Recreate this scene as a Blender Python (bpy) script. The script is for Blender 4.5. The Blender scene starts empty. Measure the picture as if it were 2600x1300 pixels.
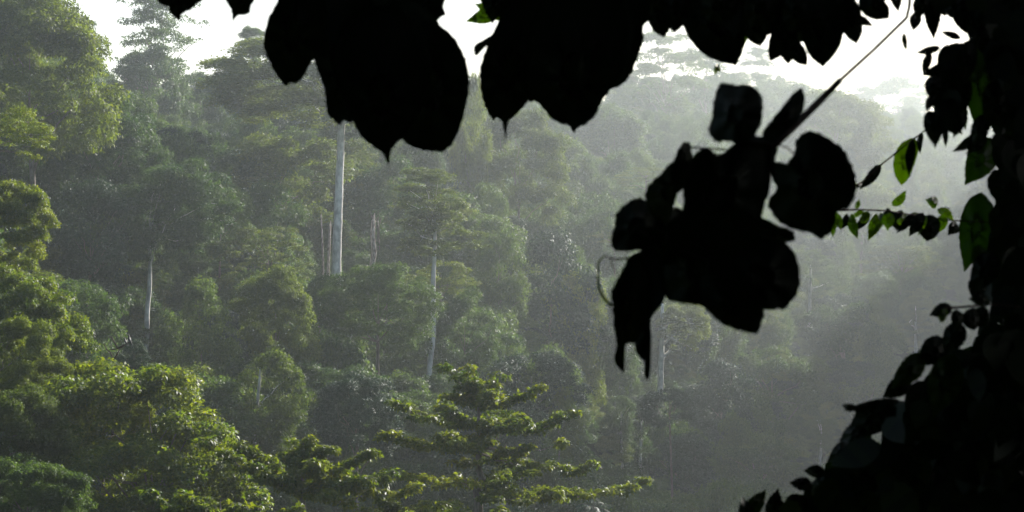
import bpy, math, random
import numpy as np
from math import radians, sin, cos, pi

S = bpy.context.scene
C = S.collection
W, H = 2600.0, 1300.0
LENS = 80.0
F = W * LENS / 36.0                       # focal length in photo pixels

# ------------------------------------------------------------------ camera
cam = bpy.data.objects.new('camera', bpy.data.cameras.new('camera'))
C.objects.link(cam)
cam.data.lens = LENS
cam.data.sensor_width = 36.0
cam.data.clip_start = 0.05
cam.data.clip_end = 6000
cam.location = (0, 0, 0)
cam.rotation_euler = (radians(90), 0, 0)
cam.data.dof.use_dof = True
cam.data.dof.focus_distance = 150.0
cam.data.dof.aperture_fstop = 15.0
S.camera = cam

# ------------------------------------------------------------------ light
SUN_AZ, SUN_EL = radians(36), radians(25)     # to the right of the view, ahead of it
world = bpy.data.worlds.new('World')
S.world = world
world.use_nodes = True
wn = world.node_tree.nodes
wl = world.node_tree.links
bg = wn['Background']
sky = wn.new('ShaderNodeTexSky')
sky.sky_type = 'NISHITA'
sky.sun_disc = False
sky.sun_elevation = SUN_EL
sky.sun_rotation = SUN_AZ
sky.air_density = 1.0
sky.dust_density = 2.0
sky.ozone_density = 1.0
wl.new(sky.outputs[0], bg.inputs[0])
bg.inputs[1].default_value = 0.08
sd = bpy.data.lights.new('sun', 'SUN')
sd.energy = 5.0
sd.angle = radians(0.5)
sd.color = (1.0, 0.95, 0.88)
sun = bpy.data.objects.new('sun', sd)
C.objects.link(sun)
sun.rotation_euler = (radians(90) - SUN_EL, 0, -SUN_AZ + pi)   # light travels from the sun towards us
S.view_settings.view_transform = 'Standard'
S.view_settings.look = 'None'
S.view_settings.gamma = 1.0
S.view_settings.exposure = 1.4
S.cycles.use_denoising = True
S.cycles.max_bounces = 6
S.cycles.diffuse_bounces = 3
S.cycles.glossy_bounces = 2
S.cycles.transmission_bounces = 4
S.cycles.volume_bounces = 1
S.cycles.transparent_max_bounces = 4
HAZE = 0.00037
HAZE_G = 0.8

# ------------------------------------------------------------------ helpers
def P(px, py, D):
    """world point seen at photo pixel (px, py) at distance D along the view."""
    return np.array([(px - 1300.0) / F * D, D, (650.0 - py) / F * D])

def ground(x, y):
    x = np.asarray(x, float); y = np.asarray(y, float)
    yb = np.clip(135 + 1650 * x / np.maximum(y, 100), 85, 520)
    far = -34 + (0.16 + 0.0005 * np.clip(x, 0, 120)) * np.clip(y - yb, 0, 420) - 0.05 * np.clip(y - 560, 0, 5000)
    left = np.clip(-x - 12, 0, 90) * np.clip((y - 90) / 130, 0, 1) * np.clip((400 - y) / 130, 0, 1)
    far = far + 0.46 * left * (1 - 0.25 * np.clip(left / 90, 0, 1))
    a = np.clip((x / np.maximum(y, 100) - 0.232) / 0.105, 0, 1); b = np.clip((y - 235) / 90, 0, 1)
    far = far + 118 * a * a * (3 - 2 * a) * b * b * (3 - 2 * b)          # unseen spur on the right, shaped to shade the lower valley haze
    near = -1.7 - 0.42 * np.clip(y - 6, 0, 200) + 0.25 * np.clip(-y, 0, 100)
    z = np.maximum(far, near)
    return z + 0.6 * np.sin(x * 0.11 + 1) * np.cos(y * 0.07) * np.clip((y - 20) / 60, 0, 1)

def tag(o, label=None, cat=None, group=None, kind=None):
    if label: o['label'] = label
    if cat: o['category'] = cat
    if group: o['group'] = group
    if kind: o['kind'] = kind
    return o

def link(o, parent=None):
    C.objects.link(o)
    if parent is not None:
        o.parent = parent
    return o

def empty(name, loc=(0, 0, 0)):
    o = bpy.data.objects.new(name, None)
    o.empty_display_size = 0.3
    o.location = loc
    return link(o)

def make_mesh(name, V, Q, mat, tint=None, smooth=False, mats=None, midx=None):
    V = np.asarray(V, np.float32).reshape(-1, 3)
    Q = np.asarray(Q, np.int32).reshape(-1, 4)
    me = bpy.data.meshes.new(name)
    me.vertices.add(len(V)); me.vertices.foreach_set('co', V.ravel())
    me.loops.add(len(Q) * 4); me.loops.foreach_set('vertex_index', Q.ravel())
    me.polygons.add(len(Q)); me.polygons.foreach_set('loop_start', np.arange(0, len(Q) * 4, 4, dtype=np.int32))
    if smooth:
        me.polygons.foreach_set('use_smooth', np.ones(len(Q), bool))
    for m in (mats or [mat]):
        me.materials.append(m)
    if midx is not None:
        me.polygons.foreach_set('material_index', np.asarray(midx, np.int32))
    if tint is not None:
        a = me.attributes.new('tint', 'FLOAT', 'FACE')
        a.data.foreach_set('value', np.asarray(tint, np.float32))
    me.update(calc_edges=True)
    return me

def nrm(v):
    return v / np.maximum(np.linalg.norm(v, axis=-1, keepdims=True), 1e-9)

class Tubes:
    def __init__(s): s.V = []; s.Q = []; s.n = 0
    def add(s, pts, rad, sides=7):
        pts = np.asarray(pts, float); rad = np.broadcast_to(np.asarray(rad, float), (len(pts),))
        t = np.gradient(pts, axis=0); t = nrm(t)
        ref = np.where(np.abs(t[:, 2:3]) > 0.9, np.array([[0., 1., 0.]]), np.array([[0., 0., 1.]]))
        ref[:] = ref[0]
        u = nrm(np.cross(t, ref)); v = np.cross(t, u)
        a = np.linspace(0, 2 * pi, sides, endpoint=False)
        ring = pts[:, None] + rad[:, None, None] * (np.cos(a)[None, :, None] * u[:, None] + np.sin(a)[None, :, None] * v[:, None])
        m = len(pts)
        s.V.append(ring.reshape(-1, 3))
        i = np.arange(m - 1)[:, None] * sides; j = np.arange(sides)[None]; k = (j + 1) % sides
        s.Q.append((np.stack([i + j, i + k, i + sides + k, i + sides + j], -1).reshape(-1, 4)) + s.n)
        s.n += m * sides
        # end cap (fan of quads around the last ring, folded to its centre)
        s.V.append(pts[-1:] + t[-1:] * rad[-1]); c = s.n; s.n += 1
        b = c - sides
        for q in range(0, sides - 1, 2):
            s.Q.append(np.array([[b + q, b + q + 1, b + (q + 2) % sides, c]]))
    def mesh(s, name, mat):
        return make_mesh(name, np.concatenate(s.V), np.concatenate(s.Q), mat, smooth=True)

def curve_pts(a, b, n=6, sag=0.0, wob=0.0, rng=None, up=0.0):
    a = np.asarray(a, float); b = np.asarray(b, float)
    t = np.linspace(0, 1, n)[:, None]
    p = a + (b - a) * t
    p[:, 2] += (-sag * np.sin(pi * t) + up * (t ** 2 - t))[:, 0]
    if rng is not None and wob:
        w = rng.normal(0, wob, (n, 3)); w[0] = 0; w[-1] = 0
        p += w
    return p

# ------------------------------------------------------------------ materials
def new_mat(name):
    m = bpy.data.materials.new(name); m.use_nodes = True
    n = m.node_tree.nodes; l = m.node_tree.links
    n.clear()
    out = n.new('ShaderNodeOutputMaterial')
    return m, n, l, out

def leaf_mat(name, dark, light, trans, tw=0.35, rough=0.38, spec=0.5, objvar=0.25):
    """broad leaf: glossy upper surface, light coming through; tint picks a leaf's own colour."""
    m, n, l, out = new_mat(name)
    at = n.new('ShaderNodeAttribute'); at.attribute_name = 'tint'
    oi = n.new('ShaderNodeObjectInfo')
    ad = n.new('ShaderNodeMath'); ad.operation = 'MULTIPLY_ADD'
    l.new(oi.outputs['Random'], ad.inputs[0]); ad.inputs[1].default_value = objvar * 2; ad.inputs[2].default_value = -objvar
    a2 = n.new('ShaderNodeMath'); a2.operation = 'ADD'; a2.use_clamp = True
    l.new(at.outputs['Fac'], a2.inputs[0]); l.new(ad.outputs[0], a2.inputs[1])
    cr = n.new('ShaderNodeValToRGB')
    e = cr.color_ramp.elements
    e[0].position = 0; e[0].color = (*dark, 1); e[1].position = 0.9; e[1].color = (*light, 1)
    x = e.new(1.0); x.color = (light[0] * 1.25, light[1] * 1.1, light[2] * 0.8, 1)
    l.new(a2.outputs[0], cr.inputs[0])
    bs = n.new('ShaderNodeBsdfPrincipled')
    l.new(cr.outputs[0], bs.inputs['Base Color'])
    bs.inputs['Roughness'].default_value = rough
    bs.inputs['Specular IOR Level'].default_value = spec
    tr = n.new('ShaderNodeBsdfTranslucent')
    mx = n.new('ShaderNodeMix'); mx.data_type = 'RGBA'; mx.blend_type = 'MULTIPLY'; mx.inputs[0].default_value = 1
    sc = n.new('ShaderNodeVectorMath'); sc.operation = 'MULTIPLY'
    l.new(cr.outputs[0], sc.inputs[0]); sc.inputs[1].default_value = trans
    l.new(sc.outputs[0], tr.inputs[0])
    ms = n.new('ShaderNodeMixShader'); ms.inputs[0].default_value = tw
    l.new(bs.outputs[0], ms.inputs[1]); l.new(tr.outputs[0], ms.inputs[2])
    l.new(ms.outputs[0], out.inputs[0])
    return m

def bark_mat(name, c1, c2, scale=3.0, stretch=0.25):
    m, n, l, out = new_mat(name)
    tc = n.new('ShaderNodeTexCoord'); mp = n.new('ShaderNodeMapping')
    mp.inputs['Scale'].default_value = (scale, scale, scale * stretch)
    l.new(tc.outputs['Object'], mp.inputs[0])
    nz = n.new('ShaderNodeTexNoise'); nz.inputs['Scale'].default_value = 1.6; nz.inputs['Detail'].default_value = 6
    l.new(mp.outputs[0], nz.inputs[0])
    cr = n.new('ShaderNodeValToRGB')
    cr.color_ramp.elements[0].position = 0.35; cr.color_ramp.elements[0].color = (*c1, 1)
    cr.color_ramp.elements[1].position = 0.62; cr.color_ramp.elements[1].color = (*c2, 1)
    l.new(nz.outputs[0], cr.inputs[0])
    bs = n.new('ShaderNodeBsdfPrincipled'); bs.inputs['Roughness'].default_value = 0.85
    bs.inputs['Specular IOR Level'].default_value = 0.2
    l.new(cr.outputs[0], bs.inputs['Base Color'])
    bp = n.new('ShaderNodeBump'); bp.inputs['Strength'].default_value = 0.5; bp.inputs['Distance'].default_value = 0.05
    l.new(nz.outputs[0], bp.inputs['Height']); l.new(bp.outputs[0], bs.inputs['Normal'])
    l.new(bs.outputs[0], out.inputs[0])
    return m

M_FOREST = leaf_mat('forest_leaves', (0.014, 0.040, 0.014), (0.055, 0.092, 0.022), (2.6, 2.4, 0.9), tw=0.40, rough=0.55, spec=0.14)
M_TEAL_SHADE = leaf_mat('blue_green_shade_leaves', (0.014, 0.034, 0.018), (0.036, 0.064, 0.030), (1.5, 1.9, 1.1), tw=0.14, rough=0.55, spec=0.14)  # bluish and dull; its low translucency also paints shade onto valley crowns
M_OLIVE = leaf_mat('olive_leaves', (0.022, 0.042, 0.012), (0.070, 0.100, 0.020), (3.1, 2.8, 0.6), tw=0.42, rough=0.55, spec=0.14)
M_NEAR = leaf_mat('near_leaves', (0.020, 0.050, 0.010), (0.075, 0.110, 0.016), (4.4, 3.3, 0.5), tw=0.48, rough=0.5, spec=0.22)
M_TIER = leaf_mat('tiered_leaves', (0.018, 0.042, 0.010), (0.068, 0.092, 0.014), (4.0, 3.3, 0.5), tw=0.44, rough=0.5, spec=0.18)
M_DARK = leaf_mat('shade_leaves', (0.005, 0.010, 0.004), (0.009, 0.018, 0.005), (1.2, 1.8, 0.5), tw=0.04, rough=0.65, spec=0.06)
M_THIN = leaf_mat('thin_vine_leaves', (0.018, 0.040, 0.012), (0.050, 0.085, 0.012), (4.6, 4.0, 0.4), tw=0.6, rough=0.4, spec=0.3)
M_PALE = bark_mat('pale_bark', (0.36, 0.34, 0.31), (0.72, 0.69, 0.64), 1.2, 0.6)
M_BARK = bark_mat('grey_brown_bark', (0.08, 0.065, 0.05), (0.17, 0.145, 0.12), 6)
M_SNAG = bark_mat('dead_wood', (0.10, 0.07, 0.05), (0.38, 0.34, 0.30), 5)
M_TWIG = bark_mat('dark_twig_bark', (0.022, 0.014, 0.009), (0.045, 0.028, 0.016), 40)

# ------------------------------------------------------------------ terrain and haze
def build_ground():
    xs = np.concatenate([np.linspace(-1200, -200, 20), np.linspace(-190, 190, 96), np.linspace(200, 1200, 20)])
    ys = np.concatenate([np.linspace(-300, -10, 14), np.linspace(0, 600, 150), np.linspace(620, 1600, 30)])
    X, Y = np.meshgrid(xs, ys)
    Z = ground(X, Y)
    V = np.stack([X, Y, Z], -1).reshape(-1, 3)
    nx = len(xs)
    i = np.arange(len(ys) - 1)[:, None] * nx; j = np.arange(nx - 1)[None]
    Q = np.stack([i + j, i + j + 1, i + j + 1 + nx, i + j + nx], -1).reshape(-1, 4)
    m, n, l, out = new_mat('forest_floor')
    tc = n.new('ShaderNodeTexCoord')
    nz = n.new('ShaderNodeTexNoise'); nz.inputs['Scale'].default_value = 0.6; nz.inputs['Detail'].default_value = 8
    l.new(tc.outputs['Object'], nz.inputs[0])
    cr = n.new('ShaderNodeValToRGB')
    cr.color_ramp.elements[0].color = (0.012, 0.022, 0.008, 1); cr.color_ramp.elements[1].color = (0.030, 0.045, 0.016, 1)
    l.new(nz.outputs[0], cr.inputs[0])
    bs = n.new('ShaderNodeBsdfPrincipled'); bs.inputs['Roughness'].default_value = 0.95; bs.inputs['Specular IOR Level'].default_value = 0.0
    l.new(cr.outputs[0], bs.inputs['Base Color']); l.new(bs.outputs[0], out.inputs[0])
    o = link(bpy.data.objects.new('ground', make_mesh('ground', V, Q, m, smooth=True)))
    tag(o, kind='structure')
build_ground()

def build_haze():
    x0, x1, y0, y1, z0, z1 = -1250, 1250, -350, 1650, 0, 190
    z0 = float(ground(0, 1600)) - 60
    z0 = min(z0, -150.0)
    V = [(x, y, z) for x in (x0, x1) for y in (y0, y1) for z in (z0, z1)]
    Q = [(0, 1, 3, 2), (4, 6, 7, 5), (0, 4, 5, 1), (2, 3, 7, 6), (0, 2, 6, 4), (1, 5, 7, 3)]
    m, n, l, out = new_mat('haze')
    pv = n.new('ShaderNodeVolumePrincipled')
    pv.inputs['Color'].default_value = (0.87, 0.95, 0.98, 1)
    pv.inputs['Density'].default_value = HAZE
    pv.inputs['Anisotropy'].default_value = HAZE_G
    l.new(pv.outputs[0], out.inputs['Volume'])
    o = link(bpy.data.objects.new('haze', make_mesh('haze', V, Q, m)))
    tag(o, 'pale morning mist filling the valley', 'haze', kind='stuff')
build_haze()

# ------------------------------------------------------------------ leaves and crowns
def leaf_quads(pos, ax, nr, ln, wd, fold=0.12):
    """four-cornered pointed leaves; pos base, ax axis, nr normal."""
    ax = nrm(ax); sd_ = nrm(np.cross(nr, ax)); n2 = np.cross(ax, sd_)
    ln = ln[:, None]; wd = wd[:, None]
    a = pos
    b = pos + ax * ln * 0.42 + sd_ * wd * 0.5 + n2 * ln * fold
    c = pos + ax * ln - n2 * ln * 0.10
    d = pos + ax * ln * 0.42 - sd_ * wd * 0.5 + n2 * ln * fold
    V = np.stack([a, b, c, d], 1).reshape(-1, 3)
    Q = np.arange(len(pos) * 4).reshape(-1, 4)
    return V, Q

def sph(rng, n):
    return nrm(rng.normal(size=(n, 3)))

def clump_leaves(rng, cen, rad, per, lsize, fz=0.7, droop=0.25, ctint=None):
    """leaves on the shells of ellipsoid clumps."""
    cen = np.asarray(cen); K = len(cen); rad = np.broadcast_to(rad, (K,))
    w = rad ** 2; cnt = np.maximum((w / w.mean() * per).astype(int), 8)
    idx = np.repeat(np.arange(K), cnt); n = len(idx)
    d = sph(rng, n); d[:, 2] = np.where(d[:, 2] < -0.35, -d[:, 2] * 0.7, d[:, 2])
    rr = rad[idx, None] * (0.55 + 0.5 * rng.random((n, 1)) ** 0.7)
    rr *= 1 + 0.18 * np.sin(d[:, :1] * 9 + idx[:, None]) * np.cos(d[:, 1:2] * 8 + idx[:, None] * 2)
    p = cen[idx] + d * rr * np.array([1, 1, fz])
    nr = nrm(d * 0.7 + np.array([0, 0, 0.55]) + rng.normal(0, 0.55, (n, 3)))
    ax = nrm(rng.normal(size=(n, 3)) * 0.8 + d * 0.6 - np.array([0, 0, droop]))
    ax = nrm(ax - nr * (ax * nr).sum(1, keepdims=True))
    ln = lsize * (0.65 + 0.7 * rng.random(n)); wd = ln * (0.42 + 0.25 * rng.random(n))
    V, Q = leaf_quads(p, ax, nr, ln, wd)
    if ctint is None: ctint = rng.random(K)
    t = np.clip(0.30 * ctint[idx] + 0.30 + rng.normal(0, 0.15, n), 0, 1)
    return V, Q, t

PROTO = {}
def crown(kind, seed, K, leaves, lsize, crad, fz=0.7, droop=0.25):
    rng = np.random.default_rng(seed)
    if kind == 'dome':
        d = sph(rng, K * 3); d = d[d[:, 2] > -0.75][:K]
        bumps = sph(rng, 9); amp = rng.uniform(-0.30, 0.26, 9)
        lump = (np.maximum((d @ bumps.T) - 0.55, 0) / 0.45 * amp).sum(1)
        r = (0.50 + 0.44 * rng.random(len(d)) ** 0.40) * (1 + lump)
        c = d * r[:, None]; c[:, 2] *= 0.95
    elif kind == 'layer':                       # flat tiers of foliage on spreading limbs
        L = rng.integers(5, 8); c = []
        for k in range(L):
            z = -0.85 + 1.75 * k / (L - 1) + rng.normal(0, 0.05)
            R = 1.0 - 0.55 * max(0, k / (L - 1)) ** 1.5 - 0.25 * rng.random()
            npad = rng.integers(3, 6); a0 = rng.random() * 6.28
            for q in range(npad):
                a = a0 + q * 6.28 / npad + rng.normal(0, 0.3)
                rr = R * (0.35 + 0.6 * rng.random())
                pc = np.array([cos(a) * rr, sin(a) * rr, z + rng.normal(0, 0.07)])
                m = max(3, K // (L * 4))
                pad = rng.normal(size=(m, 3)) * np.array([0.17, 0.17, 0.05])
                pad[:, 2] -= 0.25 * (pad[:, 0] ** 2 + pad[:, 1] ** 2)
                c.append(pc + pad)
        c = np.concatenate(c)
    elif kind == 'umbrella':
        a = rng.random(K) * 6.28; r = np.sqrt(rng.random(K))
        c = np.stack([np.cos(a) * r, np.sin(a) * r, 0.75 - 0.8 * r ** 2 + rng.choice([0, -0.35, -0.75], K, p=[.5, .3, .2]) + rng.normal(0, 0.07, K)], 1)
    elif kind == 'column':                      # vine-hung tower of foliage
        z = rng.uniform(-1, 1, K); a = rng.random(K) * 6.28
        R = (0.62 + 0.38 * np.sin(z * 3.1 + seed) * 0.5 + 0.2 * np.sin(a * 2 + z * 5)) * np.where(z > 0.5, np.sqrt(np.clip(1 - ((z - 0.5) / 0.55) ** 2, 0.05, 1)), 1)
        c = np.stack([np.cos(a) * R * rng.uniform(0.7, 1, K), np.sin(a) * R * rng.uniform(0.7, 1, K), z * 0.92], 1)
    rad = crad * (0.6 + 0.8 * rng.random(len(c)))
    V, Q, t = clump_leaves(rng, c, rad, leaves / len(c), lsize, fz, droop)
    return c, V, Q, t

def proto(name, mat, *a, **k):
    c, V, Q, t = crown(*a, **k)
    PROTO[name] = (c, {}, (V, Q, t))

def crown_mesh(name, mat):
    c, d, (V, Q, t) = PROTO[name]
    if mat.name not in d:
        d[mat.name] = make_mesh('crown', V, Q, mat, t)
    return d[mat.name]

for i in range(5):
    proto(f'dome{i}', None, 'dome', 10 + i, 76, 24000, 0.052, 0.21)
for i in range(3):
    proto(f'layer{i}', None, 'layer', 30 + i, 170, 30000, 0.045, 0.15, fz=0.5)
for i in range(2):
    proto(f'umb{i}', None, 'umbrella', 40 + i, 90, 14000, 0.045, 0.15, fz=0.45)
for i in range(3):
    proto(f'col{i}', None, 'column', 50 + i, 110, 22000, 0.055, 0.20, fz=0.9, droop=0.8)
for i in range(3):
    proto(f'near{i}', None, 'dome', 60 + i, 120, 72000, 0.037, 0.165, fz=0.7, droop=0.6)
for i in range(3):
    proto(f'airy{i}', None, 'layer', 70 + i, 300, 24000, 0.038, 0.11, fz=0.55)
for i in range(3):
    proto(f'big{i}', None, 'dome', 80 + i, 150, 70000, 0.036, 0.18, fz=0.65, droop=0.4)

# ------------------------------------------------------------------ individual trees
CLEAR = []          # (px0, px1, py0, py1, D): windows that nearer filler trees must leave open
HARD = []
NAMED = []          # footprints (x, y, r) of individual trees

def tree(name, px, top, wpx, hpx, D, cr, mat, label, cat='tree', group=None, bark=None, tw=None,
         trunk_px=None, rot=None, limbs=9, seed=None, hide_trunk=False, clear=None):
    """px = crown centre, top = crown top in photo pixels, wpx x hpx = crown size, D = distance.
    trunk_px: photo points (top to bottom) the bare trunk follows; tw its width in pixels."""
    seed = seed if seed is not None else int(px * 7 + top * 3 + D)
    rng = np.random.default_rng(abs(seed))
    if clear:       # stand the trunk where the slope lets its foot be seen
        for _ in range(60):
            fx, fy = trunk_px[-1]; g = P(fx, fy, D)
            if float(ground(g[0], D)) <= g[2] - 0.3: break
            D -= 2
    c0 = P(px, top + hpx / 2, D); rx = wpx / 2 / F * D; rz = hpx / 2 / F * D
    r_w = (tw or max(5, wpx * 0.035)) / F * D / 2
    if trunk_px:
        pts = [P(a, b, D) for a, b in trunk_px]
        foot = pts[-1].copy()
    else:
        foot = c0 + np.array([rng.normal(0, 0.12) * rx, rng.normal(0, 0.1) * rx, -rz]); pts = []
    gz = float(ground(foot[0], foot[1])) - 0.3
    base = np.array([foot[0], foot[1], min(gz, foot[2] - 0.5)])
    root = empty(name, base)
    tag(root, label, cat, group)
    co = bpy.data.objects.new('crown', crown_mesh(cr, mat))
    co.location = c0 - base; co.scale = (rx, rx * rng.uniform(0.85, 1.05), rz)
    co.rotation_euler = (0, 0, rot if rot is not None else rng.random() * 6.28)
    link(co, root)
    # trunk with limbs reaching into the clumps
    T = Tubes(); b = bark or M_BARK
    top_p = c0 + np.array([0, 0, rz * 0.35])
    if trunk_px:
        top_p = np.array([pts[0][0], D, top_p[2]])
        chain = [base] + [np.asarray(p) for p in pts[::-1]] + [top_p]
    else:
        chain = [base, c0 - np.array([0, 0, rz * 0.3]), top_p]
    dense = []
    for a, d in zip(chain[:-1], chain[1:]):
        k = max(2, int(np.linalg.norm(d - a) / 1.2))
        dense += [a + (d - a) * t for t in np.linspace(0, 1, k, endpoint=False)]
    dense.append(top_p); dense = np.array(dense)
    s = np.linspace(0, 1, len(dense))
    if len(dense) > 4:
        ker = np.ones(3) / 3
        for ax_ in (0, 1):
            q = dense[:, ax_].copy(); q[1:-1] = np.convolve(q, ker, 'valid'); dense[:, ax_] = q
        dense[1:-1, :2] += rng.normal(0, r_w * 0.06, (len(dense) - 2, 2))
    frac_c = 1 - 2 * rz / max(1e-6, (top_p[2] - base[2])) * 0.5
    rad = r_w * (1.22 - 0.48 * s) * np.where(s > frac_c, np.clip(1 - (s - frac_c) / (1 - frac_c + 1e-6), 0.15, 1), 1)
    rad[0] *= 1.6; rad[1] *= 1.2
    T.add(dense - base, rad, 9)
    cl = PROTO[cr][0]
    R = co.rotation_euler.z
    rotm = np.array([[cos(R), -sin(R), 0], [sin(R), cos(R), 0], [0, 0, 1]])
    sc = np.array(co.scale)
    tops = [cl[i] for i in rng.choice(len(cl), min(limbs, len(cl)), replace=False)]
    if bark is M_PALE and (tw or 99) < 12: tops = tops[:2]
    for q in tops:
        tip = (rotm @ (q * sc)) + c0
        zs = c0[2] - rz * rng.uniform(0.1, 0.9) if tip[2] < c0[2] else c0[2] - rz * rng.uniform(0, 0.6)
        i = int(np.argmin(np.abs(dense[:, 2] - zs))); st = dense[i]
        L = curve_pts(st, tip, 6, sag=-0.06 * np.linalg.norm(tip - st), wob=0.03 * np.linalg.norm(tip - st), rng=rng)
        T.add(L - base, np.linspace(min(rad[i] * 0.55, r_w * 0.5), r_w * 0.12, 6), 6)
    tr = bpy.data.objects.new('trunk', T.mesh('trunk', b))
    link(tr, root)
    NAMED.append((c0[0], D, rx))
    if clear: CLEAR.append((*clear, D)); HARD.append((*clear, D))
    # keep the crown itself visible: nothing of the filler may stand in front of it
    CLEAR.append((px - wpx * 0.45, px + wpx * 0.45, top, top + hpx * 0.55, D))
    return root

G_SKY = 'trees standing against the bright sky'
G_HILL = 'trees on the misty far slope'
G_LEFT = 'sunlit leafy trees at the left edge'
G_PALE = 'pale-trunked trees on the slope'

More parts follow.
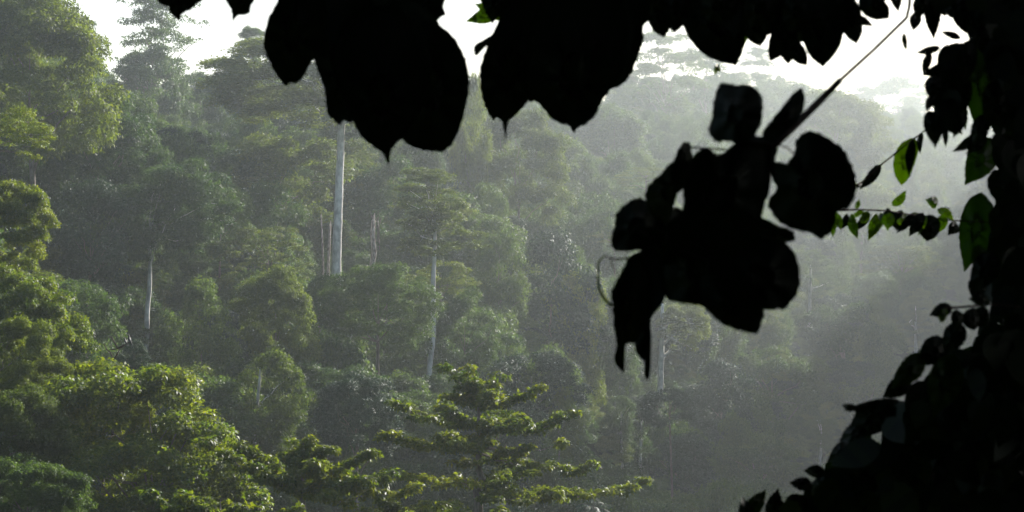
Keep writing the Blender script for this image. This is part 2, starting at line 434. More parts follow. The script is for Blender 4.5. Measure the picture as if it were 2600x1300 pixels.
TREES = [
 # --- left slope
 ('broadleaf_tree', 75, -70, 460, 560, 190, 'big0', M_OLIVE, 'huge dense olive crown filling the upper left corner against the sky', G_SKY, {}),
 ('broadleaf_tree', 250, 230, 330, 420, 205, 'big1', M_FOREST, 'dark green crown just below the gap of sky, right of the huge olive crown', G_HILL, {}),
 ('canopy_tree', 395, -25, 290, 330, 330, 'airy2', M_FOREST, 'pale feathery tree with layered open boughs standing high against the white sky', G_SKY, dict(tw=9, limbs=26)),
 ('canopy_tree', 375, 110, 220, 260, 325, 'dome2', M_FOREST, 'rounded misty crown under the layered feathery tree', G_HILL, {}),
 ('canopy_tree', 215, 55, 110, 150, 330, 'airy1', M_FOREST, 'thin tree with flat sprays behind the right shoulder of the huge olive crown', G_SKY, dict(tw=5)),
 ('canopy_tree', 520, 165, 170, 240, 340, 'dome3', M_FOREST, 'hazy grey-green crown filling the dip between the feathery tree and the tall grey trunk', G_SKY, {}),
 ('emergent_tree', 790, 80, 500, 280, 236, 'big2', M_OLIVE, 'tall emergent tree with thick straight grey trunk and layered crown behind the hanging leaves', G_PALE,
    dict(bark=M_PALE, tw=22, trunk_px=[(868, 315), (864, 400), (860, 500), (857, 600), (854, 690)], limbs=20, clear=(815, 905, 300, 675))),
 ('canopy_tree', 640, 70, 130, 180, 300, 'layer1', M_FOREST, 'small pale crown peeping left of the first hanging leaf', G_SKY, {}),
 ('canopy_tree', 700, 320, 300, 280, 245, 'dome4', M_OLIVE, 'yellowish leafy crown left of the thick grey trunk', G_HILL, {}),
 ('canopy_tree', 960, 390, 260, 300, 262, 'dome0', M_FOREST, 'dim crown filling the space right of the thick grey trunk', G_HILL, {}),
 ('canopy_tree', 440, 390, 330, 340, 200, 'big1', M_FOREST, 'big dark crown over a slim winding trunk on the left slope', G_PALE,
    dict(bark=M_PALE, tw=13, trunk_px=[(381, 690), (379, 740), (372, 800), (374, 840), (366, 900)], clear=(345, 400, 690, 885))),
 ('canopy_tree', 330, 330, 240, 260, 215, 'dome3', M_FOREST, 'mid green crown above the big dark crown on the left slope', G_HILL, {}),
 ('canopy_tree', 560, 430, 170, 280, 215, 'dome1', M_FOREST, 'crown with bright right shoulder, left of the light green spreading tree', G_HILL, {}),
 ('canopy_tree', 230, 470, 260, 300, 190, 'col1', M_TEAL_SHADE, 'shaded bluish crown behind the sunlit foliage of the left edge', G_HILL, {}),
 ('canopy_tree', 200, 720, 240, 260, 160, 'col0', M_FOREST, 'loose shrubby tree with pale flecks right of the sunlit left-edge foliage', G_HILL, {}),
 ('canopy_tree', 510, 720, 200, 320, 185, 'col2', M_FOREST, 'dark drooping tree right of the slim winding trunk', G_HILL, {}),
 # --- centre
 ('spreading_tree', 680, 548, 240, 190, 212, 'umb0', M_OLIVE, 'spreading tree with brightest yellow-green top, left of the thick grey trunk base', G_HILL, {}),
 ('round_tree', 700, 655, 220, 340, 172, 'big0', M_OLIVE, 'rounded olive crown below the yellow-green spreading tree', G_HILL, {}),
 ('canopy_tree', 810, 680, 160, 260, 195, 'dome4', M_FOREST, 'narrow leafy crown between the rounded olive crown and the broad sunlit crown', G_HILL, {}),
 ('spreading_tree', 960, 668, 280, 250, 182, 'big2', M_FOREST, 'broad crown with sunlit right rim standing left of the slender white trunk', G_HILL, {}),
 ('slender_tree', 1090, 445, 260, 210, 205, 'layer2', M_OLIVE, 'layered tree on a tall slender white trunk near the middle', G_PALE,
    dict(bark=M_PALE, tw=13, trunk_px=[(1105, 590), (1103, 660), (1100, 720), (1099, 790), (1103, 850), (1090, 915)], clear=(1070, 1130, 590, 905))),
 ('spreading_tree', 1120, 640, 200, 180, 215, 'umb1', M_OLIVE, 'yellow-green crown behind the slender white trunk', G_HILL, {}),
 ('canopy_tree', 1180, 730, 170, 260, 208, 'dome2', M_FOREST, 'dim olive crown just right of the slender white trunk', G_HILL, {}),
 ('round_tree', 905, 935, 230, 280, 150, 'big1', M_TEAL_SHADE, 'dark rounded crown with lit right shoulder, left above the tiered tree', G_HILL, {}),  # dull leaf colour stands in for shade here
 ('canopy_tree', 690, 900, 220, 280, 155, 'col1', M_OLIVE, 'drooping crown over a thin white stem, left of the dark rounded crown', G_PALE,
    dict(bark=M_PALE, tw=9, trunk_px=[(662, 930), (656, 1000), (650, 1080), (645, 1160)], clear=(630, 675, 940, 1120))),
 ('tall_tree', 1320, 275, 230, 340, 290, 'big2', M_OLIVE, 'tall pale sunlit crown rising in the mist left of the hanging spray', G_HILL, {}),
 ('tall_tree', 1195, 200, 120, 420, 290, 'col0', M_OLIVE, 'narrow vine-hung crown seen between the two groups of hanging leaves', G_HILL, {}),
 ('canopy_tree', 1420, 330, 210, 300, 350, 'dome0', M_FOREST, 'blue-grey hazy crown behind the tall pale crown', G_HILL, {}),
 ('canopy_tree', 1560, 250, 220, 240, 400, 'dome4', M_FOREST, 'faint round crown below the flat-topped skyline tree', G_HILL, {}),
 ('vine_hung_tree', 1400, 600, 260, 330, 232, 'col2', M_TEAL_SHADE, 'vine-smothered mound of foliage with a dark shaded face', G_HILL, {}),
 ('vine_hung_tree', 1270, 600, 180, 300, 240, 'col1', M_FOREST, 'vine-hung foliage sloping left of the vine-smothered mound', G_HILL, {}),
 ('vine_hung_tree', 1470, 700, 170, 330, 225, 'col0', M_OLIVE, 'yellowish vine-hung foliage beside the curled tendril', G_HILL, {}),
 ('canopy_tree', 1350, 880, 260, 240, 190, 'dome3', M_TEAL_SHADE, 'dark bluish crown right above the top of the tiered tree', G_HILL, {}),
 ('canopy_tree', 1260, 960, 240, 260, 170, 'dome2', M_TEAL_SHADE, 'shadowed crown directly behind the tiered tree', G_HILL, {}),  # shadow put into the leaf colour
 ('canopy_tree', 1420, 980, 110, 190, 180, 'col2', M_OLIVE, 'lightly lit foliage column right of the tiered tree top', G_HILL, {}),
 ('flat_topped_tree', 1640, 415, 170, 70, 300, 'umb0', M_OLIVE, 'small flat-topped crown reaching out left of the hanging spray', G_HILL, {}),
 ('flat_topped_tree', 1560, 560, 130, 90, 262, 'umb1', M_OLIVE, 'low flat crown touching the left edge of the hanging spray', G_HILL, {}),
 # --- skyline right
 ('flat_topped_tree', 1690, 92, 300, 260, 470, 'airy1', M_FOREST, 'large faint flat-topped tree with forked limbs against the brightest sky', G_SKY, dict(tw=7, limbs=30)),
 ('flat_topped_tree', 1790, 118, 210, 220, 480, 'airy2', M_FOREST, 'misty layered crown under the large flat-topped skyline tree', G_SKY, {}),
 ('flat_topped_tree', 1925, 122, 150, 170, 500, 'airy0', M_FOREST, 'slim faint skyline tree with curved stem below the upper dark leaves', G_SKY, dict(tw=5, limbs=16)),
 ('canopy_tree', 1630, 175, 190, 190, 505, 'big1', M_FOREST, 'pale rounded skyline crown half hidden under the large faint flat-topped tree', G_SKY, {}),
 ('canopy_tree', 1845, 185, 230, 180, 495, 'big2', M_FOREST, 'wide pale skyline crown above the top round leaf of the hanging spray', G_SKY, {}),
 ('canopy_tree', 1990, 195, 200, 150, 480, 'dome3', M_FOREST, 'faint crown behind the hanging stem at skyline height', G_SKY, {}),
 ('round_tree', 2120, 210, 300, 280, 370, 'big0', M_OLIVE, 'large rounded pale crown right of the hanging stem', G_HILL, {}),
 ('canopy_tree', 2280, 190, 240, 160, 620, 'dome0', M_FOREST, 'farthest faint crown on the right skyline', G_SKY, {}),
 ('canopy_tree', 2190, 440, 180, 190, 340, 'dome1', M_OLIVE, 'light flecked crown between the round dark leaf and the thin leafy twig', G_HILL, {}),
 # --- right slope
 ('slender_tree', 1735, 755, 130, 150, 238, 'dome4', M_OLIVE, 'sunlit crown beside a white trunk just below the hanging spray', G_PALE,
    dict(bark=M_PALE, tw=15, trunk_px=[(1682, 770), (1681, 850), (1680, 910), (1676, 985)], clear=(1655, 1700, 770, 980))),
 ('slender_tree', 2070, 640, 110, 100, 300, 'layer0', M_FOREST, 'small crown on a very thin white trunk right of the hanging spray', G_PALE,
    dict(bark=M_PALE, tw=8, trunk_px=[(2058, 680), (2057, 740), (2054, 815)], clear=(2040, 2075, 680, 808))),
 ('slender_tree', 1575, 1010, 90, 110, 222, 'col1', M_FOREST, 'thin white sapling stem, left one of the close pair below the spray', G_PALE,
    dict(bark=M_PALE, tw=6, trunk_px=[(1577, 1100), (1578, 1140), (1581, 1195)], clear=(1565, 1595, 1105, 1180))),
 ('slender_tree', 1630, 990, 110, 120, 222, 'dome3', M_TEAL_SHADE, 'thin white sapling stem, right one of the close pair below the spray', G_PALE,
    dict(bark=M_PALE, tw=8, trunk_px=[(1628, 1085), (1627, 1130), (1625, 1190)], clear=(1610, 1645, 1085, 1175))),
 ('slender_tree', 2090, 1060, 90, 80, 260, 'col0', M_FOREST, 'faint short white stem beside the lower right dark leaves', G_PALE,
    dict(bark=M_PALE, tw=6, trunk_px=[(2085, 1120), (2083, 1160), (2081, 1200)], clear=(2070, 2100, 1110, 1185))),
 ('slender_tree', 2330, 740, 120, 110, 300, 'airy1', M_OLIVE, 'forked pale stem in deep haze left of the shaded creeper-covered trunk', G_PALE,
    dict(bark=M_PALE, tw=7, trunk_px=[(2325, 790), (2325, 850), (2326, 920)], clear=(2300, 2350, 760, 900))),
 ('canopy_tree', 2140, 760, 230, 240, 280, 'dome0', M_FOREST, 'hazy rounded crown right of the very thin white trunk', G_HILL, {}),
 ('canopy_tree', 1960, 860, 230, 250, 250, 'dome1', M_FOREST, 'misty crown below the lowest hanging leaf of the spray', G_HILL, {}),
 ('canopy_tree', 1830, 920, 200, 220, 235, 'col2', M_TEAL_SHADE, 'bluish vine-hung crown right of the white trunk below the spray', G_HILL, {}),
 ('canopy_tree', 2180, 960, 240, 260, 255, 'dome2', M_FOREST, 'dim crown in the diagonal shaft of light', G_HILL, {}),
 ('canopy_tree', 1740, 1080, 250, 240, 215, 'dome4', M_TEAL_SHADE, 'low bluish crown right of the pair of white sapling stems', G_HILL, {}),
 ('canopy_tree', 1930, 1110, 220, 220, 210, 'dome3', M_FOREST, 'low dim crown just above the lowest dark leaves', G_HILL, {}),
 ('canopy_tree', 1700, 975, 170, 130, 196, 'dome1', M_TEAL_SHADE, 'low bluish crown hiding the foot of the white trunk below the spray', G_HILL, {}),
 ('canopy_tree', 2290, 600, 220, 150, 320, 'umb0', M_OLIVE, 'flecked hazy crown under the thin leafy twig', G_HILL, {}),
 # --- near left
 ('leafy_tree', 20, 245, 250, 190, 118, 'umb1', M_NEAR, 'vivid green bough reaching in at the upper left edge', G_LEFT, dict(trunk_px=[(-70, 400), (-90, 1300)])),
 ('leafy_tree', 10, 430, 260, 310, 112, 'near0', M_NEAR, 'bright yellow-green crown at the left edge, upper one of the two big ones', G_LEFT, dict(trunk_px=[(-60, 640), (-80, 1300)])),
 ('leafy_tree', 50, 665, 360, 420, 104, 'near1', M_NEAR, 'bright yellow-green crown at the left edge, lower one of the two big ones', G_LEFT, dict(trunk_px=[(-50, 950), (-60, 1300)])),
 ('leafy_tree', 50, 800, 250, 330, 98, 'near2', M_OLIVE, 'reddish-olive drooping crown below the bright yellow-green ones', G_LEFT, dict(trunk_px=[(-40, 1050), (-50, 1300)])),
 ('leafy_tree', 40, 960, 260, 330, 92, 'near0', M_OLIVE, 'hanging olive foliage at the left edge above the bottom corner crown', G_LEFT, dict(trunk_px=[(-40, 1150), (-50, 1300)])),
 ('leafy_tree', 70, 1145, 330, 320, 84, 'near0', M_FOREST, 'glittering dark crown in the bottom left corner', G_LEFT, {}),
 ('broad_tree', 385, 915, 610, 590, 96, 'near2', M_NEAR, 'broad dark crown with bright lime rim below the two perched birds', 'near trees in front of the valley', dict(limbs=16)),
 ('bush_tree', 260, 915, 270, 300, 99, 'near1', M_NEAR, 'left shoulder of foliage beside the broad lime-rimmed crown', 'near trees in front of the valley', {}),
 ('bush_tree', 340, 865, 90, 110, 130, 'col1', M_TEAL_SHADE, 'small feathery green crown behind the birds at the foot of the slim winding trunk', 'near trees in front of the valley', {}),
]
for (nm, px, top, w, h, D, cr, mat, lab, grp, kw) in TREES:
    D *= 1 + 0.75 * max(0.0, (px - 1250) / 1300)
    tree(nm, px, top, w, h, D, cr, mat, lab, nm.replace('_', ' ') if nm in () else 'tree', grp, **kw)

# broken pale snags beside the thick grey trunk
def snag(pts, w, D, label):
    q = [P(a, b, D) for a, b in pts]
    g = float(ground(q[-1][0], D)); q.append(np.array([q[-1][0], D, min(g, q[-1][2] - 1)]))
    base = q[-1]
    T = Tubes(); rr = w / F * D / 2; q = np.array(q[::-1])
    n = len(q); T.add(q - base, np.linspace(rr * 1.2, rr * 0.75, n), 9)
    o = empty('dead_snag', base); tag(o, label, 'dead tree', 'broken dead trunks beside the thick grey trunk')
    link(bpy.data.objects.new('trunk', T.mesh('trunk', M_SNAG)), o)
    T2 = Tubes(); top = q[-1] - base
    T2.add([top - [0, 0, rr], top + [rr * 0.5, 0, rr * 2.6]], [rr * 0.5, rr * 0.15], 6)
    link(bpy.data.objects.new('broken_top', T2.mesh('broken_top', M_SNAG)), o)
    a = [p[0] for p in pts]
    CLEAR.append((min(a) - 10, max(a) + 10, pts[0][1], pts[-1][1] - 5, D)); HARD.append(CLEAR[-1])
snag([(948, 560), (946, 600), (950, 640), (943, 685)], 14, 238, 'thick broken pale snag standing right of the thick grey trunk')
snag([(838, 570), (836, 620), (833, 690)], 8, 238, 'thin brown snag pressed against the left of the thick grey trunk')
snag([(815, 548), (818, 600), (820, 660)], 5, 240, 'thinnest broken snag, left of the other two')

# ------------------------------------------------------------------ filler forest (one mass)
def skyline(px):
    return np.interp(px, [-400, 0, 180, 245, 262, 300, 480, 560, 600, 640, 760, 1190, 1330, 1500, 1570, 1700, 1850, 2000, 2150, 2260, 2400, 3000],
                         [-160, -60, 60, 150, 215, 225, 200, 195, 170, 160, 150, 200, 210, 220, 190, 180, 185, 190, 205, 185, 175, 170])
def build_forest():
    rng = np.random.default_rng(5)
    kinds = [('dome0', M_FOREST), ('dome1', M_FOREST), ('dome2', M_OLIVE), ('dome3', M_TEAL_SHADE), ('dome4', M_FOREST), ('col0', M_FOREST), ('col1', M_FOREST), ('col2', M_FOREST)]
    pts = []
    y = 104.0
    while y < 860:
        sp = 5.6 + y * 0.006
        hw = 0.30 * y + 14
        for x in np.arange(-hw, hw + 90, sp):
            xx = x + rng.uniform(-2.2, 2.2); yy = y + rng.uniform(-2.2, 2.2)
            k = int(rng.integers(0, len(kinds))); colm = k >= 5
            R = rng.uniform(2.8, 5.2); Hc = R * (rng.uniform(0.75, 1.2) if not colm else rng.uniform(1.3, 2.0))
            low = rng.random() < 0.35
            gz = float(ground(xx, yy)); zc = gz + Hc * 0.9 + (rng.uniform(0, 3) if low else rng.uniform(5, 12))
            if xx > 0.30 * yy + 6:      # unseen trees right of the view, raised unevenly to throw shafts
                zc += rng.choice([0, 6, 16, 26]); Hc *= 1.5
            if yy < 135:     # valley floor nearest us: keep low scrub only
                zc = gz + Hc * 0.8 + 2; 
            ok = True
            jit = rng.uniform(-8, 75)
            for tries in range(6):
                px = 1300 + F * xx / yy; tp = 650 - F * (zc + Hc) / yy; bt = 650 - F * (zc - Hc) / yy; rw = F * R / yy
                bad = tp < skyline(px) + jit
                if not bad:
                    for (a, b, c, d, D) in CLEAR:
                        if yy < D - 0.5 and px + rw * 0.95 > a and px - rw * 0.95 < b and tp < d and bt > c:
                            bad = True; break
                if not bad: break
                zc -= 2.5; 
                if zc < gz - Hc * 0.2: break
            if bad: 
                continue
            if yy < 168 and px > 540 and tp < 1310: continue
            pts.append((xx, yy, zc, R, Hc, rng.random() * 6.28, k))
        y += sp * 0.92
    # scrub that covers the floor between the trees
    y = 100.0
    while y < 800:
        sp = 3.0 + y * 0.005; hw = 0.30 * y + 14
        for x in np.arange(-hw, hw, sp):
            xx = x + rng.uniform(-1.5, 1.5); yy = y + rng.uniform(-1.5, 1.5)
            R = rng.uniform(1.6, 3.4); Hc = R * rng.uniform(0.7, 1.3); zc = float(ground(xx, yy)) + Hc * 0.5
            px = 1300 + F * xx / yy; tp = 650 - F * (zc + Hc) / yy; bt = 650 - F * (zc - Hc) / yy; rw = F * R / yy
            if tp < skyline(px) or (yy < 160 and px > 540 and tp < 1310): continue
            hit = lambda: any(yy < D - 0.5 and px + rw > a and px - rw < b and tp < d and bt > c for (a, b, c, d, D) in HARD)
            if hit():
                R = Hc = 0.9; xx += rng.uniform(-1, 1); zc = float(ground(xx, yy)) + 0.5; rw = F * R / yy; tp = 650 - F * (zc + Hc) / yy
                if hit(): continue
            pts.append((xx, yy, zc, R, Hc, rng.random() * 6.28, int(rng.integers(0, len(kinds)))))
        y += sp
    A = np.array(pts)
    me = bpy.data.meshes.new('forest'); me.vertices.add(len(A)); me.vertices.foreach_set('co', A[:, :3].astype(np.float32).ravel())
    s = me.attributes.new('scl', 'FLOAT_VECTOR', 'POINT'); s.data.foreach_set('vector', np.stack([A[:, 3], A[:, 3], A[:, 4]], 1).astype(np.float32).ravel())
    s = me.attributes.new('rot', 'FLOAT_VECTOR', 'POINT'); s.data.foreach_set('vector', np.stack([A[:, 5] * 0, A[:, 5] * 0, A[:, 5]], 1).astype(np.float32).ravel())
    s = me.attributes.new('knd', 'INT', 'POINT'); s.data.foreach_set('value', A[:, 6].astype(np.int32))
    o = link(bpy.data.objects.new('forest', me))
    tag(o, 'mass of misty rainforest crowns covering the slope behind the single trees', 'forest', kind='stuff')
    ng = bpy.data.node_groups.new('forest', 'GeometryNodeTree')
    ng.interface.new_socket('Geometry', in_out='INPUT', socket_type='NodeSocketGeometry')
    ng.interface.new_socket('Geometry', in_out='OUTPUT', socket_type='NodeSocketGeometry')
    N, L = ng.nodes, ng.links
    gi = N.new('NodeGroupInput'); go = N.new('NodeGroupOutput'); jn = N.new('GeometryNodeJoinGeometry')
    def attr(nm, dt):
        a = N.new('GeometryNodeInputNamedAttribute'); a.data_type = dt; a.inputs[0].default_value = nm; return a
    sc_, rt, kn = attr('scl', 'FLOAT_VECTOR'), attr('rot', 'FLOAT_VECTOR'), attr('knd', 'INT')
    src = {}
    for ob in bpy.data.objects:
        if ob.type == 'MESH' and ob.name.startswith('crown') and ob.data:
            src.setdefault(ob.data.name, ob)
    for i, (nm, mat) in enumerate(kinds):
        m = crown_mesh(nm, mat)
        ob = src.get(m.name)
        if ob is None:
            ob = bpy.data.objects.new('crown', m)       # never linked: only its mesh is used
        oi = N.new('GeometryNodeObjectInfo'); oi.inputs['Object'].default_value = ob; oi.inputs['As Instance'].default_value = True
        cp = N.new('FunctionNodeCompare'); cp.data_type = 'INT'; cp.operation = 'EQUAL'
        L.new(kn.outputs[0], cp.inputs[2]); cp.inputs[3].default_value = i
        ip = N.new('GeometryNodeInstanceOnPoints')
        L.new(gi.outputs[0], ip.inputs['Points']); L.new(cp.outputs[0], ip.inputs['Selection'])
        L.new(oi.outputs['Geometry'], ip.inputs['Instance'])
        L.new(rt.outputs[0], ip.inputs['Rotation']); L.new(sc_.outputs[0], ip.inputs['Scale'])
        L.new(ip.outputs[0], jn.inputs[0])
    L.new(jn.outputs[0], go.inputs[0])
    md = o.modifiers.new('forest', 'NODES'); md.node_group = ng
    print('filler trees', len(A))
build_forest()

# ------------------------------------------------------------------ near trees with tiers of level boughs
def tiered_tree(label, px, top, bottom, D, tiers, w, rng_seed, lean=0.0, extra=5):
    """tiers: (attach_y, tip_x, tip_y, depth of foliage in px, fullness 0..1)"""
    rng = np.random.default_rng(rng_seed)
    foot = P(px, bottom, D)
    base = np.array([foot[0], D, float(ground(foot[0], D)) - 0.3])
    root = empty('tiered_tree', base)
    tag(root, label, 'tree', 'young tiered trees in front of the valley')
    u = D / F
    T = Tubes()
    tp = P(px + lean, top, D)
    chain = np.concatenate([np.linspace(base, foot, 8)[:-1], curve_pts(foot, tp, 14, wob=0.04, rng=rng)])
    s = np.linspace(0, 1, len(chain))
    T.add(chain - base, w * u / 2 * (1.5 - 0.5 * np.minimum(1, s * 1.6)) * np.clip(1.05 - np.clip(s - 0.45, 0, 1) * 1.75, 0.10, 1.2), 9)
    link(bpy.data.objects.new('trunk', T.mesh('trunk', M_BARK)), root)
    allV, allQ, allT, n0 = [], [], [], 0
    for ti, (ya, tx, ty, dep, full) in enumerate(tiers):
        span = abs(tx - px) * u
        arms = [(0.0, 1.0, tx, ty)] + [(rng.uniform(0.35, 1.3) * rng.choice([-1, 1]), rng.uniform(0.55, 0.85), None, None) for _ in range(extra)]
        V_, Q_, t_, m = [], [], [], 0
        TB = Tubes()
        for (az, fr, ex, ey) in arms:
            st = P(px + lean * 0.5, ya, D)
            sgn = 1 if tx > px else -1
            L = span * fr
            tip = st + np.array([sgn * cos(az) * L, sin(az) * L, (ya - ty) * u * fr])
            br = curve_pts(st, tip, 9, sag=0.05 * L, wob=0.02 * L, rng=rng, up=0.10 * L)
            TB.add(br - base, np.linspace(max(0.018, 0.012 * L), 0.006, 9), 6)
            # side twigs in the level of the bough
            K = max(5, int(L / 0.155)); cen = []
            for k in range(K):
                f_ = 0.16 + 0.84 * (k + rng.random() * 0.6) / K if full > 0.6 else 0.30 + 0.70 * rng.random()
                f_ = min(f_, 1.0)
                i = f_ * 8; i0 = min(int(i), 7); c = br[i0] + (br[i0 + 1] - br[i0]) * (i - i0)
                side = rng.normal(0, 1) * 0.13 * L * (1 - 0.6 * f_) ; d = nrm(br[-1] - br[0]); sv = np.array([-d[1], d[0], 0])
                c2 = c + sv * side + np.array([0, 0, rng.normal(0.0, dep * u * 0.10)])
                if abs(side) > 0.12:
                    TB.add(curve_pts(c, c2, 4, sag=0.03, rng=rng, wob=0.01) - base, np.linspace(0.010, 0.004, 4), 5)
                if rng.random() < full: cen.append(c2)
            if not cen: cen = [tip]
            cen = np.array(cen)
            a, b, c = clump_leaves(rng, cen - base, dep * u * 0.42 * (0.7 + 0.5 * rng.random(len(cen))), int(62 * (0.5 + 0.5 * full)), 0.17, fz=0.58, droop=1.0)
            V_.append(a); Q_.append(b + m); t_.append(c); m += len(a)
        bo = link(bpy.data.objects.new('bough', TB.mesh('bough', M_BARK)), root)
        me = make_mesh('leaves', np.concatenate(V_), np.concatenate(Q_), M_TIER, np.concatenate(t_))
        link(bpy.data.objects.new('leaves', me), bo)
    NAMED.append((foot[0], D, 3))
    return root

tiered_tree('tallest tiered tree with five level decks of dark glossy leaves, middle of the bottom edge', 1216, 935, 1300, 86, [
    (1005, 1120, 925, 46, 1.0), (1012, 1185, 935, 46, 1.0), (1030, 1375, 985, 38, 1.0), (1010, 1270, 955, 60, 1.0), (1015, 1125, 1000, 40, .9),
    (1078, 988, 1020, 38, 1.0), (1085, 1462, 1052, 44, 1.0), (1090, 1330, 1060, 46, .9),
    (1120, 965, 1108, 46, 1.0), (1125, 1110, 1120, 50, .9),
    (1140, 1430, 1120, 28, .5), (1150, 1515, 1178, 36, .8), (1175, 1130, 1170, 28, .4),
    (1225, 1010, 1205, 40, .6), (1240, 1650, 1218, 40, .8), (1235, 1360, 1200, 56, .8)], 18, 3, extra=2)
tiered_tree('lower tiered tree with lime-edged leaves left of the tallest tiered one', 768, 1110, 1330, 78, [
    (1195, 715, 1150, 34, .9), (1190, 790, 1100, 44, 1.0), (1190, 850, 1125, 44, 1.0), (1200, 955, 1145, 40, .9), (1185, 735, 1120, 40, .8),
    (1240, 505, 1115, 50, 1.0), (1245, 640, 1180, 46, 1.0), (1235, 1000, 1200, 52, 1.0), (1240, 880, 1210, 46, 1.0), (1250, 1060, 1235, 40, .7)], 16, 4, extra=2)
tiered_tree('lowest lime-green tiered bough entering at the bottom edge below the broad dark crown', 560, 1270, 1400, 72, [
    (1320, 365, 1245, 52, 1.0), (1310, 470, 1265, 40, .8), (1320, 640, 1270, 40, .8), (1330, 780, 1290, 36, .6)], 14, 6, extra=3)
tiered_tree('yellow-flecked young crown along the bottom edge between the two tiered trees', 1010, 1255, 1400, 80, [
    (1310, 860, 1275, 36, .6), (1310, 1150, 1270, 40, .6), (1300, 960, 1260, 36, .6), (1310, 1280, 1290, 40, .5)], 12, 8, extra=3)

# palms whose crowns just reach into the picture
def palm(label, px, py, D, Lpx, seed):
    rng = np.random.default_rng(seed)
    top = P(px, py, D); base = np.array([top[0], D, float(ground(top[0], D)) - 0.2])
    root = empty('palm_tree', base); tag(root, label, 'palm', 'palms on the valley floor')
    T = Tubes(); r = 0.09
    T.add(np.linspace(base, top, 10) - base, np.linspace(r * 1.3, r * 0.8, 10), 8)
    link(bpy.data.objects.new('trunk', T.mesh('trunk', M_BARK)), root)
    L = Lpx / F * D; n = 13
    for k in range(n):
        a = k * 2.4; el = rng.uniform(0.1, 1.2)
        d = np.array([cos(a) * cos(el), sin(a) * cos(el), sin(el)])
        t = np.linspace(0, 1, 10)[:, None]
        sp = top + d * L * t + np.array([0, 0, -1]) * L * 0.55 * t ** 2.2
        TT = Tubes(); TT.add(sp - base, np.linspace(0.02, 0.005, 10), 5)
        m = 46; f = rng.uniform(0.12, 1.0, m * 2); i = f * 9; i0 = np.minimum(i.astype(int), 8)
        p = sp[i0] + (sp[i0 + 1] - sp[i0]) * (i - i0)[:, None]
        tg = nrm(sp[i0 + 1] - sp[i0]); sv = nrm(np.cross(tg, [0, 0, 1.0])) * np.where(np.arange(m * 2) % 2, 1, -1)[:, None]
        ax = sv * 0.8 + tg * 0.5 - np.array([0, 0, 0.45])
        V, Q = leaf_quads(p - base, ax, np.tile([[0, 0, 1.0]], (m * 2, 1)) + sv * 0.2, L * 0.30 * np.sin(pi * np.clip(f, 0.1, 0.95)) + 0.1, np.full(m * 2, 0.045))
        fo = link(bpy.data.objects.new('frond', TT.mesh('frond', M_BARK)), root)
        link(bpy.data.objects.new('leaflets', make_mesh('leaflets', V, Q, M_TEAL_SHADE, rng.uniform(0.4, 1, m * 2))), fo)
palm('pale feathery palm just below the hanging leaf tips of the spray, at the bottom edge', 1505, 1292, 128, 60, 1)
palm('bluish palm at the bottom edge right of the tallest tiered trunk', 1275, 1290, 122, 60, 2)
palm('green palm fronds in the bottom left corner beside the glittering crown', 180, 1290, 90, 60, 3)

# ------------------------------------------------------------------ birds on the bare branch
def bare_branch():
    D = 100.0
    q = lambda x, y: P(250 + x / 10.73, 820 + y / 10.73, D)
    foot = q(385, 1500); base = np.array([foot[0], D, float(ground(foot[0], D)) - 0.2])
    root = empty('bare_tree', base); tag(root, 'bare dark forked branch rising above the broad lime-rimmed crown, birds on its tip', 'dead tree')
    T = Tubes(); u = D / F
    T.add(np.array([base, q(385, 1500), q(395, 1288), q(400, 1150), q(400, 1020)]) - base, [0.09, 0.06, 2.3 * u, 2.1 * u, 2.0 * u], 8)
    link(bpy.data.objects.new('trunk', T.mesh('trunk', M_TWIG)), root)
    for pts, w in (([(400, 1030), (370, 900), (300, 790), (205, 720), (140, 600), (85, 575)], 1.5),
                   ([(400, 1030), (490, 890), (552, 760), (520, 695), (440, 720), (300, 735)], 1.9),
                   ([(530, 700), (470, 590), (400, 490), (345, 410), (270, 370)], 1.6),
                   ([(520, 705), (640, 640), (780, 545), (850, 520)], 2.0)):
        T = Tubes(); pp = np.array([q(*a) for a in pts]); pp[1:, 1] += np.linspace(0, 0.25, len(pp) - 1) * (1 if w < 1.8 else 0)
        T.add(pp - base, np.linspace(w * u * 1.35, w * u * 0.7, len(pp)), 7)
        link(bpy.data.objects.new('branch', T.mesh('branch', M_TWIG)), root)
bare_branch()

def plain(name, col, rough=0.6):
    m, n, l, out = new_mat(name); bs = n.new('ShaderNodeBsdfPrincipled')
    bs.inputs['Base Color'].default_value = (*col, 1); bs.inputs['Roughness'].default_value = rough
    nz = n.new('ShaderNodeTexNoise'); nz.inputs['Scale'].default_value = 30
    bp = n.new('ShaderNodeBump'); bp.inputs['Strength'].default_value = 0.2; bp.inputs['Distance'].default_value = 0.01
    l.new(nz.outputs[0], bp.inputs['Height']); l.new(bp.outputs[0], bs.inputs['Normal'])
    l.new(bs.outputs[0], out.inputs[0]); return m
M_BLACKF = plain('black_plumage', (0.010, 0.011, 0.014)); M_WHITEF = plain('white_plumage', (0.40, 0.40, 0.38)); M_BILL = plain('bill_horn', (0.22, 0.18, 0.12), 0.4)

